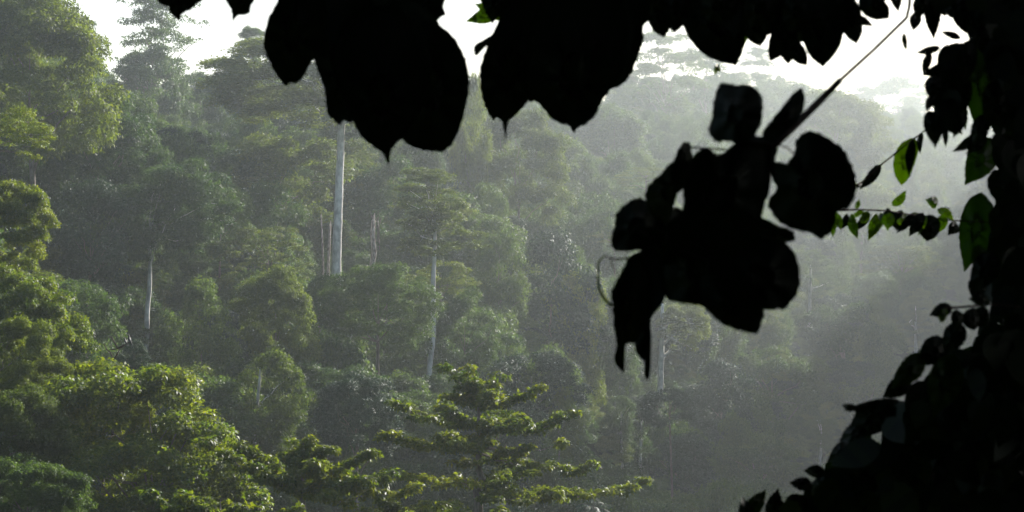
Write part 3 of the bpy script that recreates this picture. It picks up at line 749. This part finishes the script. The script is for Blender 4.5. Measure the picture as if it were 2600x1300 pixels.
def bird(label, x, y, flip, size, lean):
    """black bird with white flank and pale casqued bill, perched upright; x, y = feet on the branch."""
    D = 100.0
    b = P(250 + x / 10.73, 820 + y / 10.73, D)
    root = empty('hornbill', b); tag(root, label, 'bird', 'two black and white birds perched on the bare branch')
    s = size; f = flip
    sp = np.array([(-0.30, 0, -0.32), (-0.26, 0, -0.20), (-0.17, 0, -0.02), (-0.09, 0, 0.10), (-0.02, 0, 0.22), (0.05, 0, 0.36), (0.09, 0, 0.50), (0.11, 0, 0.60), (0.14, 0, 0.68), (0.18, 0, 0.74), (0.22, 0, 0.74)])
    rd = np.array([0.035, 0.05, 0.07, 0.125, 0.155, 0.145, 0.10, 0.075, 0.085, 0.07, 0.025])
    ca, sa = cos(lean), sin(lean)
    def tf(p):
        p = np.asarray(p, float) * s; q = p.copy(); q[..., 0] = p[..., 0] * ca + p[..., 2] * sa; q[..., 2] = -p[..., 0] * sa + p[..., 2] * ca
        q[..., 0] *= f; return q
    T = Tubes(); T.add(tf(sp), rd * s, 12)
    V = np.concatenate(T.V); Q = np.concatenate(T.Q); cen = V[Q].mean(1)
    # white belly on the front lower side
    loc = cen.copy(); loc[:, 0] *= f
    ang = (loc[:, 0] * ca - loc[:, 2] * sa) / s; hgt = (loc[:, 0] * sa + loc[:, 2] * ca) / s
    midx = (ang > np.interp(hgt, sp[:, 2], sp[:, 0]) + 0.10) & (hgt < 0.14) & (hgt > -0.03)
    me = make_mesh('body', V, Q, None, smooth=True, mats=[M_BLACKF, M_WHITEF], midx=midx)
    link(bpy.data.objects.new('body', me), root)
    for sd_ in (-1, 1):
        T = Tubes(); T.add(tf([(0.03, 0.11 * sd_, 0.40), (-0.03, 0.15 * sd_, 0.25), (-0.11, 0.13 * sd_, 0.08), (-0.20, 0.06 * sd_, -0.10)]), np.array([0.05, 0.09, 0.075, 0.02]) * s, 10)
        link(bpy.data.objects.new('wing', T.mesh('wing', M_BLACKF)), root)
        T = Tubes(); T.add(tf([(-0.03, 0.05 * sd_, 0.12), (-0.01, 0.05 * sd_, 0.0), (0.06, 0.05 * sd_, -0.01)]), np.array([0.03, 0.015, 0.01]) * s, 6)
        link(bpy.data.objects.new('foot', T.mesh('foot', M_TWIG)), root)
        T = Tubes(); e = tf([(0.165, 0.062 * sd_, 0.715)])[0]; T.add([e, e + np.array([0, 0.012 * sd_ * s, 0])], [0.014 * s, 0.010 * s], 8)
        link(bpy.data.objects.new('eye', T.mesh('eye', M_WHITEF)), root)
    T = Tubes(); T.add(tf([(0.19, 0, 0.73), (0.28, 0, 0.73), (0.36, 0, 0.69), (0.42, 0, 0.62)]), np.array([0.055, 0.048, 0.03, 0.008]) * s, 9)
    bl = link(bpy.data.objects.new('bill', T.mesh('bill', M_BILL)), root)
    T = Tubes(); T.add(tf([(0.16, 0, 0.80), (0.23, 0, 0.80), (0.31, 0, 0.76)]), np.array([0.025, 0.042, 0.012]) * s, 9)
    link(bpy.data.objects.new('casque', T.mesh('casque', M_BILL)), bl)
bird('black bird with white flank on the tip of the bare branch', 842, 520, -1, 0.42, -0.10)
bird('smaller black and white bird left of the other on the bare branch', 745, 562, -1, 0.36, 0.05)

# ------------------------------------------------------------------ hanging leaves close to the camera
def smooth_outline(pts, n=4):
    """Catmull-Rom through the points, keeping sharp tips."""
    p = np.array(pts, float); m = len(p); out = []
    for i in range(m):
        a, b, c, d = p[(i - 1) % m], p[i], p[(i + 1) % m], p[(i + 2) % m]
        for t in np.linspace(0, 1, n, endpoint=False):
            out.append(0.5 * ((2 * b) + (-a + c) * t + (2 * a - 5 * b + 4 * c - d) * t ** 2 + (-a + 3 * b - 3 * c + d) * t ** 3))
    return np.array(out)

def leaf_mesh(outline, D, mat, tilt=(0, 0), bowl=0.03, seed=0, org=(0, 0, 0), serr=1.2, name='leaf'):
    """outline in photo pixels on a leaf hanging about D metres away: cupped blade with thickness and a raised midrib."""
    rng = np.random.default_rng(seed)
    o = smooth_outline(outline); c = o.mean(0)
    m = len(o)
    rad = np.linalg.norm(o - c, axis=1)
    if serr:
        o = o + (o - c) / rad[:, None] * (serr * np.sin(np.arange(m) * 2.1 + seed)[:, None] + rng.normal(0, serr * 0.4, (m, 1)))
    size = rad.max()
    rings = [0.0, 0.3, 0.6, 0.85, 1.0]
    V = []
    ph = rng.random() * 6.28
    ang = np.arctan2(o[:, 1] - c[1], o[:, 0] - c[0])
    for side in (0, 1):
        for r in rings[1:]:
            q = c + (o - c) * r
            e = (q - c) / size
            dep = D + tilt[0] * e[:, 0] + tilt[1] * e[:, 1] + bowl * (e ** 2).sum(1) + 0.12 * bowl * r * np.sin(ang * 7 + ph) + side * 0.0006
            V.append(np.stack([(q[:, 0] - 1300) / F * dep, dep, (650 - q[:, 1]) / F * dep], 1))
        V.append(np.array([[(c[0] - 1300) / F * D, D + side * 0.0006, (650 - c[1]) / F * D]]))
    V = np.concatenate(V) - np.asarray(org)
    R = len(rings) - 1; per = R * m + 1
    Q = []
    j = np.arange(m); k = (j + 1) % m
    for side in (0, 1):
        b = side * per
        for r in range(R - 1):
            q = np.stack([b + r * m + j, b + r * m + k, b + (r + 1) * m + k, b + (r + 1) * m + j], 1)
            Q.append(q if side == 0 else q[:, ::-1])
        cc = b + R * m
        for i in range(0, m - 1, 2):
            q = np.array([[cc, b + i, b + i + 1, b + (i + 2) % m]]); Q.append(q if side == 0 else q[:, ::-1])
    Q.append(np.stack([(R - 1) * m + j, (R - 1) * m + k, per + (R - 1) * m + k, per + (R - 1) * m + j], 1)[:, ::-1])
    return make_mesh(name, V, np.concatenate(Q), mat, np.full(sum(len(q) for q in Q), 0.35 + 0.3 * rng.random()), smooth=True)

def par_outline(bx, by, tx, ty, w, shape='ovate', bend=0.0):
    b = np.array([bx, by], float); t = np.array([tx, ty], float); d = t - b; L = np.linalg.norm(d); a = d / L; s = np.array([-a[1], a[0]])
    prof = {'ovate': [(0, .04), (.10, .32), (.25, .46), (.42, .5), (.60, .43), (.76, .29), (.90, .11), (1.0, 0.0)],
            'heart': [(-.03, .16), (-.02, .38), (.14, .50), (.34, .52), (.55, .45), (.74, .29), (.88, .10), (1.0, 0.0)],
            'blunt': [(0, .10), (.14, .40), (.34, .50), (.58, .48), (.78, .38), (.90, .22), (.97, .07), (1.0, 0)],
            'lance': [(0, .05), (.12, .26), (.3, .44), (.45, .5), (.62, .42), (.8, .22), (.93, .07), (1.0, 0)]}[shape]
    left = [b + a * L * f + s * (w * g + bend * w * sin(pi * f)) for f, g in prof]
    right = [b + a * L * f - s * (w * g - bend * w * sin(pi * f)) for f, g in prof[:-1]][::-1]
    return left + right

def inside(poly, x, y):
    poly = np.asarray(poly, float); n = len(poly); r = np.zeros(np.shape(x), bool)
    for i in range(n):
        x1, y1 = poly[i]; x2, y2 = poly[(i + 1) % n]
        c = ((y1 > y) != (y2 > y)) & (x < (x2 - x1) * (y - y1) / ((y2 - y1) + 1e-9) + x1)
        r ^= c
    return r

def fill_leaves(rng, poly, n, smin, smax, D0, D1, shrink=0.42):
    """leaf blades (8-sided, cupped) inside a region of the foliage; returns V, Q in world space."""
    poly = np.asarray(poly, float); lo, hi = poly.min(0), poly.max(0)
    V, Q, k, done, tries = [], [], 0, 0, 0
    while done < n and tries < n * 60:
        tries += 1
        c = rng.uniform(lo, hi); L = rng.uniform(smin, smax)
        a = rng.normal(pi / 2, 0.7); dx = np.array([cos(a), sin(a)])
        ends = [c + dx * L * shrink, c - dx * L * shrink, c + np.array([-dx[1], dx[0]]) * L * shrink * 0.6, c - np.array([-dx[1], dx[0]]) * L * shrink * 0.6]
        if not all(bool(inside(poly, e[0], e[1])) for e in ends): continue
        D = rng.uniform(D0, D1); w = L * rng.uniform(0.45, 0.75)
        o = np.array(par_outline(*(c - dx * L / 2), *(c + dx * L / 2), w, 'ovate'))
        til = rng.normal(0, 0.4, 2) * L / F * D
        e = (o - c) / L
        dep = D + til[0] * e[:, 0] * 2 + til[1] * e[:, 1] * 2 + 0.25 * L / F * D * (e ** 2).sum(1)
        v = np.stack([(o[:, 0] - 1300) / F * dep, dep, (650 - o[:, 1]) / F * dep], 1)
        m = len(v); mid = m // 2
        V.append(v)
        for i in range(mid):                     # ladder of quads from base to tip
            a1, a2 = i, i + 1; b1, b2 = (m - i) % m, m - i - 1
            if b2 <= a2: break
            Q.append([k + a1, k + a2, k + b2, k + b1] if i > 0 else [k + 0, k + 1, k + m - 1, k + m - 1])
        Q = [q for q in Q if len(set(q)) == 4]
        k += m; done += 1
    return np.concatenate(V), np.array(Q)

def vine(name, label, cat, org, group=None):
    o = empty(name, org); tag(o, label, cat, group); return o

def put_leaf(root, outline, D, mat, **kw):
    org = np.array(root.location)
    return link(bpy.data.objects.new('leaf', leaf_mesh(outline, D, mat, org=org, seed=len(bpy.data.objects), **kw)), root)

def put_stem(root, pts, w, D, mat=None, name='stem', taper=0.6, sides=8):
    org = np.array(root.location); T = Tubes()
    D = np.broadcast_to(D, (len(pts),))
    pp = np.array([P(a, b, d) for (a, b), d in zip(pts, D)])
    t = np.linspace(0, len(pp) - 1, (len(pp) - 1) * 4 + 1); pp = np.stack([np.interp(t, np.arange(len(pp)), pp[:, i]) for i in range(3)], 1)
    r = w / F * float(D[0]) / 2
    T.add(pp - org, np.linspace(r, r * taper, len(pp)), sides)
    return link(bpy.data.objects.new(name, T.mesh(name, mat or M_TWIG)), root)

G_FG = 'dark leaves hanging close in front of the view'
# top left leaf tips
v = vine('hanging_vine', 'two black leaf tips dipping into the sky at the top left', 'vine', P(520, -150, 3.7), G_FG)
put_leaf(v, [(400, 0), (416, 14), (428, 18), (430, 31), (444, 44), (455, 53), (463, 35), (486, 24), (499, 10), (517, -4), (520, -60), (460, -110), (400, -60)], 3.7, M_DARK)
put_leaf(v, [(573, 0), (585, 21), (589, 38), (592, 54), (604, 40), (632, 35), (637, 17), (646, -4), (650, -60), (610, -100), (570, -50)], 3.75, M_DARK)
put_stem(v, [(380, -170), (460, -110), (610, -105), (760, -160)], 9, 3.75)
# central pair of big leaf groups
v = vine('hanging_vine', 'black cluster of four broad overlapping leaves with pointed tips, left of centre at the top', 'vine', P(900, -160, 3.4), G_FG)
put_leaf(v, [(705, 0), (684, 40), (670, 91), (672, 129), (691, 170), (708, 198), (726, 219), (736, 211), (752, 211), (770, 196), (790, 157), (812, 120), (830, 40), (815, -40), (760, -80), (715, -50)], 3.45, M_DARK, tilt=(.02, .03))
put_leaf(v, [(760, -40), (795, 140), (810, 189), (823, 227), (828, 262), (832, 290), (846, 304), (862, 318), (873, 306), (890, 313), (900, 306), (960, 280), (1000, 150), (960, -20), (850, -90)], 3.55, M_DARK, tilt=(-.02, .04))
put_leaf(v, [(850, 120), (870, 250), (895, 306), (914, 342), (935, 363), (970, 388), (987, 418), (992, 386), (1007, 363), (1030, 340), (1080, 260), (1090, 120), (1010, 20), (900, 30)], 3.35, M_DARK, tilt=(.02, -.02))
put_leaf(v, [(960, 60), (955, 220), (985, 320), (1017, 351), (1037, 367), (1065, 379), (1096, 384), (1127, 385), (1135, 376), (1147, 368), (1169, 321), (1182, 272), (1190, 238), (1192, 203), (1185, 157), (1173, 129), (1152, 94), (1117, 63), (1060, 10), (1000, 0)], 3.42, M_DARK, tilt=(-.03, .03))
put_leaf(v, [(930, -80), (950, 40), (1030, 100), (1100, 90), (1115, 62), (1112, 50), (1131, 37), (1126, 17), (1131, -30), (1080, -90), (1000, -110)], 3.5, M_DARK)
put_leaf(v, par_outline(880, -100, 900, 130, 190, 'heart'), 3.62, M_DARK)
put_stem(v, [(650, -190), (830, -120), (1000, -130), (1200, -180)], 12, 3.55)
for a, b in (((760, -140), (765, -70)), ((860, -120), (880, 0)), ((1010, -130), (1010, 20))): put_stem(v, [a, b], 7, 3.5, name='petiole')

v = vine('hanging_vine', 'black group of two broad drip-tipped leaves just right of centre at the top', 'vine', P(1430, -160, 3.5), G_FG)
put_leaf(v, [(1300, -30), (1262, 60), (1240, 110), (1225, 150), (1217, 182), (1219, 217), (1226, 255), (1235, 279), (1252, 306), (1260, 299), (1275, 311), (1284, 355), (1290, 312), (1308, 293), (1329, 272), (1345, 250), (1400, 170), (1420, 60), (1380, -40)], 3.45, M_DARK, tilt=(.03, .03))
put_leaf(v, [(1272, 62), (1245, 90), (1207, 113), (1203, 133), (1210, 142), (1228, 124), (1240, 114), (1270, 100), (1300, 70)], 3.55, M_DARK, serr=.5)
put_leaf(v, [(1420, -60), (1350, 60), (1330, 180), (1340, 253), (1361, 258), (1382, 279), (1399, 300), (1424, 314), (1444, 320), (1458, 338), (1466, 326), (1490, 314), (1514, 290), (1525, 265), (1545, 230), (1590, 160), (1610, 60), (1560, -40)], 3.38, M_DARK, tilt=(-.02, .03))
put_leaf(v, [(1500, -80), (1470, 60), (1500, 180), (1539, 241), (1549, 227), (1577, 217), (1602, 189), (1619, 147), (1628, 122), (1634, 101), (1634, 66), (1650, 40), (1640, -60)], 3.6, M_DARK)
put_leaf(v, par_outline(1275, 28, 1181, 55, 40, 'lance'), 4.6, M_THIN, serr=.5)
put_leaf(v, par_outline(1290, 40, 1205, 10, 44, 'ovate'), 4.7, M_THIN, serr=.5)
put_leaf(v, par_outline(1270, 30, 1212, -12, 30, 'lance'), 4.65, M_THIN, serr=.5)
put_leaf(v, par_outline(1262, -40, 1250, 60, 70, 'ovate'), 3.66, M_DARK)
put_stem(v, [(1180, -190), (1350, -110), (1500, -120), (1700, -150)], 12, 3.6)

# leafy band along the top right
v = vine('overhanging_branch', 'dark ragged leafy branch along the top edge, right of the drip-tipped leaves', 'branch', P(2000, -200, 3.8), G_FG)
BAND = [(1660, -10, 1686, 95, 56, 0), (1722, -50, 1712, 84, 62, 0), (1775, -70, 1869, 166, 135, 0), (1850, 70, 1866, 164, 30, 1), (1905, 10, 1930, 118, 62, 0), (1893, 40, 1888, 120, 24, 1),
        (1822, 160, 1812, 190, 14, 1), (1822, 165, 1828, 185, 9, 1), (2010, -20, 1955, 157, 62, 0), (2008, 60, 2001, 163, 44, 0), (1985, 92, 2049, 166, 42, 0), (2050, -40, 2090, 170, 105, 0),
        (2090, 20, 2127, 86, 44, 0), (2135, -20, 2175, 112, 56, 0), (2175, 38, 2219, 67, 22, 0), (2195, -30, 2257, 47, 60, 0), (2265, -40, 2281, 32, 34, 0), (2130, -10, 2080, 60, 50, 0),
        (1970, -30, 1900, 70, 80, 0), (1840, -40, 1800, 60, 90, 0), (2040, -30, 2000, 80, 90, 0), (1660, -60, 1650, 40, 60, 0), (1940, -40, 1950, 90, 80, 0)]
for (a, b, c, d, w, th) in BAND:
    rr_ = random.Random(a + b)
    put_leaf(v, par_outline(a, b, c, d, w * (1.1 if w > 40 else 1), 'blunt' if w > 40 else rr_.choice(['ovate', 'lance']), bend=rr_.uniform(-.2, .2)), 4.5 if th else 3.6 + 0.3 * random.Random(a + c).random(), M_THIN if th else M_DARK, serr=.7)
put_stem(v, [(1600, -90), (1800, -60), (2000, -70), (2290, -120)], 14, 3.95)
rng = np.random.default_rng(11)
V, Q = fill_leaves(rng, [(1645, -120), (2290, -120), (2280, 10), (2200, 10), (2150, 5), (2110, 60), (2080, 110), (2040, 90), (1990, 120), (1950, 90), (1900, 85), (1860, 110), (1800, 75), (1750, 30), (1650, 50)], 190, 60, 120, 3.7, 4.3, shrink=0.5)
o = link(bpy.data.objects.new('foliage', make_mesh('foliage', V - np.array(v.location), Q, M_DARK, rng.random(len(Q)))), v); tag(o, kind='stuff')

# the hanging spray on its long stem
v = vine('hanging_spray', 'large black spray of round blurred leaves hanging from a long slanting stem', 'vine', P(1960, 360, 2.75), G_FG)
q5 = lambda L: [(1500 + x / 1.5157, 150 + y / 1.5157) for x, y in L]
SPR = [
 [(505, 92), (560, 99), (600, 97), (640, 115), (662, 160), (660, 210), (655, 250), (620, 310), (580, 335), (525, 315), (490, 320), (465, 300), (452, 268), (465, 230), (470, 180), (482, 125)],
 [(815, 114), (824, 170), (800, 230), (740, 300), (700, 345), (665, 330), (662, 280), (695, 235), (735, 185), (780, 130)],
 [(320, 385), (350, 325), (378, 320), (388, 345), (388, 400), (350, 440), (318, 420)],
 [(320, 390), (390, 400), (372, 480), (335, 520), (312, 590), (285, 640), (225, 590), (208, 530), (222, 485), (270, 440)],
 [(180, 534), (215, 543), (280, 560), (310, 640), (270, 720), (200, 735), (105, 740), (80, 718), (80, 680), (92, 640), (96, 598), (130, 560)],
 [(356, 500), (378, 400), (420, 350), (450, 345), (500, 365), (570, 320), (680, 325), (693, 380), (690, 500), (668, 560), (655, 640), (640, 720), (480, 780), (330, 720), (290, 640), (350, 585)],
 [(690, 410), (720, 395), (755, 400), (785, 355), (790, 310), (835, 277), (880, 285), (930, 315), (975, 350), (1005, 410), (1022, 460), (1020, 520), (990, 575), (950, 585), (935, 650), (890, 692), (850, 672), (780, 655), (730, 630), (695, 590), (682, 545), (715, 500), (697, 460)],
 [(640, 610), (720, 640), (775, 660), (785, 697), (740, 708), (640, 720), (560, 680)],
 [(500, 660), (640, 690), (740, 703), (790, 760), (806, 840), (792, 905), (742, 965), (720, 960), (650, 968), (540, 940), (450, 850)],
 [(290, 660), (420, 640), (600, 700), (610, 880), (500, 940), (400, 946), (330, 935), (285, 912), (268, 800)],
 [(420, 820), (560, 860), (662, 960), (656, 1015), (640, 1055), (590, 1050), (530, 1030), (480, 1000), (440, 960), (410, 930)],
 [(150, 760), (200, 750), (240, 900), (180, 1080), (158, 1092), (134, 1100), (130, 1160), (125, 1205), (90, 1160), (100, 1100), (86, 1020), (85, 950), (78, 900), (100, 850), (130, 795)],
 [(170, 760), (285, 720), (284, 920), (235, 980), (233, 1100), (226, 1225), (205, 1215), (210, 1170), (180, 1140), (165, 1080), (150, 900)],
 [(600, 300), (690, 310), (720, 330), (700, 420), (640, 480), (580, 420)],
 [(290, 590), (355, 580), (400, 700), (330, 800), (250, 760), (240, 660)]]
for i, L in enumerate(SPR):
    put_leaf(v, q5(L), 2.72 + 0.05 * ((i * 7) % 5), M_DARK, tilt=(0.03 * ((i % 3) - 1), 0.03 * ((i % 4) - 1.5)), serr=1.5)
put_stem(v, [(2316, -60), (2308, 20), (2302, 45), (2220, 125), (2134, 203), (2050, 292), (1977, 360), (1900, 430), (1800, 520)], 10, [3.3, 3.25, 3.2, 3.05, 2.95, 2.85, 2.78, 2.8, 2.8], taper=0.9)
put_stem(v, [(2134, 203), (2050, 288), (1977, 357), (1950, 380)], 17, 2.9, taper=1.4, name='stem_sheath')
put_stem(v, [(1900, 395), (1840, 380), (1757, 374)], 7, 2.8, name='petiole')
put_stem(v, [(1965, 365), (2000, 375), (2025, 400), (2020, 420)], 4, 2.8, name='petiole')
put_stem(v, [(1600, 655), (1560, 658), (1535, 650)], 5, 2.75, name='tendril')
put_stem(v, [(1548, 655), (1560, 685), (1572, 705)], 3, 2.75, name='tendril')
o = put_stem(v, [(1536, 648), (1520, 665), (1517, 700), (1522, 735), (1535, 760), (1552, 775)], 4, 2.75, mat=M_THIN, name='tendril', taper=2.4)

# thin leafy twigs on the right
def twig(label, stem, w, leaves, D, seed):
    v = vine('leafy_twig', label, 'twig', P(*stem[-1], D), G_FG)
    put_stem(v, stem, w, D)
    r = random.Random(seed)
    for (a, b, c, d, ww, th) in leaves:
        c += r.uniform(-9, 9); d += r.uniform(-9, 9); ww *= r.uniform(0.75, 1.25); a += r.uniform(-5, 5)
        put_leaf(v, par_outline(a, b, c, d, ww * 1.05, r.choice(['ovate', 'ovate', 'lance', 'blunt']), bend=r.uniform(-.3, .3)), D + r.uniform(-.12, .12), M_THIN if th else M_DARK, serr=.6, bowl=0.015, tilt=(r.uniform(-.02, .02), r.uniform(-.02, .02)))
    return v
twig('thin slanting twig with three drooping leaves between the round leaf and the right-hand foliage',
     [(2160, 480), (2190, 462), (2240, 416), (2300, 368), (2350, 330), (2400, 300)], 5,
     [(2322, 352, 2295, 464, 46, 1), (2318, 356, 2308, 440, 26, 0), (2340, 337, 2344, 395, 20, 0), (2236, 418, 2190, 487, 26, 0), (2182, 462, 2168, 478, 12, 0)], 5.1, 1)
twig('nearly level twig with a row of glowing green pointed leaves, right of the spray',
     [(2110, 535), (2178, 532), (2250, 535), (2330, 548), (2425, 560), (2520, 565)], 5,
     [(2178, 530, 2172, 496, 15, 1), (2130, 545, 2112, 600, 16, 1), (2120, 540, 2128, 585, 16, 1), (2155, 543, 2137, 580, 24, 0), (2163, 543, 2178, 599, 25, 1), (2208, 541, 2178, 582, 20, 0), (2205, 538, 2190, 560, 18, 1),
      (2222, 543, 2210, 604, 34, 1), (2245, 543, 2220, 590, 18, 1), (2262, 530, 2228, 552, 18, 0), (2262, 522, 2294, 490, 22, 1), (2265, 538, 2272, 594, 44, 0), (2262, 540, 2262, 590, 26, 1), (2315, 541, 2280, 584, 28, 0), (2345, 541, 2306, 609, 36, 0),
      (2368, 546, 2361, 613, 44, 0), (2350, 548, 2336, 590, 16, 1), (2375, 527, 2350, 512, 22, 1), (2378, 532, 2412, 526, 10, 0), (2385, 533, 2424, 566, 22, 1), (2190, 536, 2160, 556, 14, 1), (2290, 540, 2300, 590, 24, 1), (2325, 545, 2322, 596, 28, 0), (2395, 545, 2384, 588, 24, 1), (2232, 540, 2248, 575, 18, 1), (2420, 560, 2402, 604, 32, 0), (2290, 535, 2262, 560, 22, 0), (2335, 545, 2300, 560, 14, 1)], 5.0, 2)
twig('short twig with four dark drooping leaves below the dark trunk bulge at the right',
     [(2395, 783), (2440, 780), (2520, 772), (2590, 780)], 7,
     [(2417, 780, 2364, 800, 36, 0), (2400, 784, 2395, 815, 22, 1), (2432, 786, 2426, 836, 30, 0), (2465, 782, 2470, 832, 40, 0), (2495, 778, 2500, 840, 44, 0), (2450, 835, 2424, 856, 24, 0), (2510, 770, 2455, 765, 26, 0)], 3.5, 3)

# creeper-covered tree at the right edge, with unseen shade clumps added as its crown
v = vine('creeper_covered_tree', 'black creeper-covered tree filling the whole right edge of the view', 'tree', (1.02, 4.3, float(ground(1.02, 4.3)) - 0.1))
org = np.array(v.location)
T = Tubes(); T.add(np.array([[1.04, 4.3, org[2]], [1.03, 4.3, -0.6], [1.01, 4.3, 0.2], [1.05, 4.35, 1.2], [1.2, 4.5, 3.0], [1.4, 4.6, 5.5]]) - org, [0.15, 0.10, 0.085, 0.085, 0.075, 0.05], 12)
link(bpy.data.objects.new('trunk', T.mesh('trunk', M_TWIG)), v)
EDGE = [(2462, 100, 2452, 215, 52, 0), (2448, 190, 2440, 300, 46, 0), (2530, 90, 2518, 220, 60, 0), (2505, 290, 2470, 372, 46, 0), (2530, 200, 2512, 330, 50, 0), (2470, 60, 2500, 140, 50, 0), (2440, 250, 2452, 330, 30, 2), (2330, 30, 2318, 80, 32, 0), (2345, -10, 2330, 50, 40, 0), (2372, -20, 2371, 102, 46, 0), (2440, 97, 2387, 80, 20, 0), (2388, 120, 2323, 135, 22, 0), (2362, 133, 2343, 192, 24, 0), (2405, 165, 2341, 192, 28, 0),
        (2405, 113, 2400, 210, 44, 0), (2440, 108, 2452, 200, 44, 0), (2295, 83, 2302, 132, 15, 1), (2378, 190, 2362, 255, 42, 0), (2372, 238, 2351, 284, 24, 0), (2360, 280, 2375, 376, 50, 0),
        (2398, 318, 2401, 375, 16, 0), (2450, 283, 2420, 350, 30, 0), (2362, 244, 2372, 274, 22, 1), (2445, 272, 2418, 302, 26, 1), (2510, 328, 2417, 386, 34, 0), (2505, 350, 2451, 392, 26, 0), (2430, 190, 2400, 300, 60, 0),
        (2500, 110, 2476, 326, 92, 2), (2515, 350, 2450, 470, 78, 2), (2492, 490, 2448, 690, 92, 2), (2400, -20, 2460, 60, 60, 0), (2420, 20, 2480, 100, 44, 0), (2520, 640, 2466, 745, 70, 0), (2510, 600, 2470, 690, 40, 2), (2490, 700, 2475, 765, 50, 0),
        (2330, 925, 2379, 850, 40, 2), (2345, 898, 2260, 988, 60, 2), (2172, 1036, 2137, 1028, 20, 0), (2285, 1018, 2142, 1042, 30, 0), (2275, 1035, 2148, 1105, 84, 0), (2160, 1125, 2100, 1172, 48, 0), (2205, 1080, 2130, 1120, 50, 0),
        (2095, 1200, 2040, 1195, 34, 0), (2062, 1232, 2004, 1226, 36, 0), (2100, 1215, 2060, 1260, 44, 0), (1890, 1310, 1945, 1243, 44, 2), (1962, 1325, 1976, 1240, 46, 0), (1905, 1330, 1885, 1262, 40, 0), (2040, 1260, 1995, 1310, 50, 0),
        (2400, 860, 2340, 930, 70, 0), (2440, 820, 2400, 900, 60, 0), (2420, 900, 2370, 1060, 90, 2), (2310, 960, 2240, 1010, 50, 0), (2530, 230, 2545, 330, 70, 0), (2480, 20, 2470, 120, 50, 0), (2330, -20, 2350, 30, 40, 0)]
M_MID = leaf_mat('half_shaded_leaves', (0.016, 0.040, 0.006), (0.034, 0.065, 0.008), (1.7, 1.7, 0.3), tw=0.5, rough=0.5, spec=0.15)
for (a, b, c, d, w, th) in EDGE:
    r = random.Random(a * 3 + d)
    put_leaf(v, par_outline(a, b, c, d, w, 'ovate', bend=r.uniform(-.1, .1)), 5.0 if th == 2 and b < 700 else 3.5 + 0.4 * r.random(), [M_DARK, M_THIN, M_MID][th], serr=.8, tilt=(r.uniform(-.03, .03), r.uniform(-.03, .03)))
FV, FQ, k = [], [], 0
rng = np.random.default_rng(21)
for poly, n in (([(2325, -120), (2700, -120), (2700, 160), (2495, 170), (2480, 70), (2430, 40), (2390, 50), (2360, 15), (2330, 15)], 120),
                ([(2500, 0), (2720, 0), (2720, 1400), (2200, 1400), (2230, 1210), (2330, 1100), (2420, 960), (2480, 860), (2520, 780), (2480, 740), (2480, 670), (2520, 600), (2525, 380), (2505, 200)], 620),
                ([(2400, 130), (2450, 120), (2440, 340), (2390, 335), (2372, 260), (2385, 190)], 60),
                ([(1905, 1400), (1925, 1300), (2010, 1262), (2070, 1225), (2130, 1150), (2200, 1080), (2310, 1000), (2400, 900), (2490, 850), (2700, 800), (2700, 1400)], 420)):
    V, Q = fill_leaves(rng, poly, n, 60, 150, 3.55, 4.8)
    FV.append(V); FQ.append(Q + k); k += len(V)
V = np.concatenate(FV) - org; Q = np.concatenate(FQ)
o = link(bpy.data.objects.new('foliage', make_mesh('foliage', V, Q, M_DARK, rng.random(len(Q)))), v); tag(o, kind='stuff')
# unseen leaf clumps added around the camera to shade the foreground leaves
SUNV = np.array([sin(SUN_AZ) * cos(SUN_EL), cos(SUN_AZ) * cos(SUN_EL), sin(SUN_EL)])
LIT = [P(2300, 410, 5.1), P(2180, 545, 5.0), P(2340, 550, 5.0), P(1230, 30, 4.6), P(2400, 540, 5.0), P(2480, 240, 5.0), P(2470, 420, 5.0), P(2460, 590, 5.0), P(1870, 120, 4.5), P(1820, 175, 4.5)]  # sun paths to these points stay clear of the added clumps
cs = []
while len(cs) < 1000:
    d = sph(rng, 1)[0]; p = d * rng.uniform(2.6, 9.0) + np.array([0.4, 0.5, 0.3])
    if p[2] > 8: continue
    if p[1] > -0.5:
        if abs(p[0]) < 0.30 * max(p[1], 0) + 2.2 and abs(p[2]) < 0.16 * max(p[1], 0) + 1.5: continue
        if p[0] < -3 and p[1] > 3: continue
    if np.linalg.norm(p) < 2.2 or p[2] < float(ground(p[0], p[1])) + 0.2: continue
    if any(np.linalg.norm(np.cross(p - q, SUNV)) < 1.1 and (p - q) @ SUNV > 0 for q in LIT): continue
    cs.append(p)
# extra clumps set on the sun rays to darken the nearest leaves
SH = [P(1750, 300, 2.7), P(1900, 500, 2.7), P(1650, 650, 2.7), P(2050, 450, 2.8), P(1850, 700, 2.7), P(2200, 130, 3.2), P(950, 150, 3.4), P(1450, 100, 3.4), P(2350, 1150, 3.7), P(2500, 500, 3.8)]
for q in SH:
    k = 0
    while k < 14:
        p = q + SUNV * rng.uniform(3.6, 6.5) + rng.normal(0, 0.5, 3)
        if p[1] > 0 and abs(p[0]) < 0.29 * p[1] + 0.7 and abs(p[2]) < 0.16 * p[1] + 0.6: k += 0.2; continue
        k += 1
        if any(np.linalg.norm(np.cross(p - w, SUNV)) < 0.9 and (p - w) @ SUNV > 0 for w in LIT): continue
        cs.append(p)
V, Q, t = clump_leaves(rng, np.array(cs) - org, 0.8, 80, 0.24, fz=0.7, droop=0.5)
o = link(bpy.data.objects.new('crown', make_mesh('crown', V, Q, M_DARK, t)), v)  # added shading clumps, out of view
T = Tubes()
for i in rng.choice(len(cs), 26, replace=False):
    if cs[i][2] > 2.0:
        T.add(curve_pts(np.array([1.35, 4.6, 4.6]), cs[i], 7, sag=-0.4, wob=0.1, rng=rng) - org, np.linspace(0.045, 0.012, 7), 7)
link(bpy.data.objects.new('limb', T.mesh('limb', M_TWIG)), v)  # limbs leading into the added shade clumps
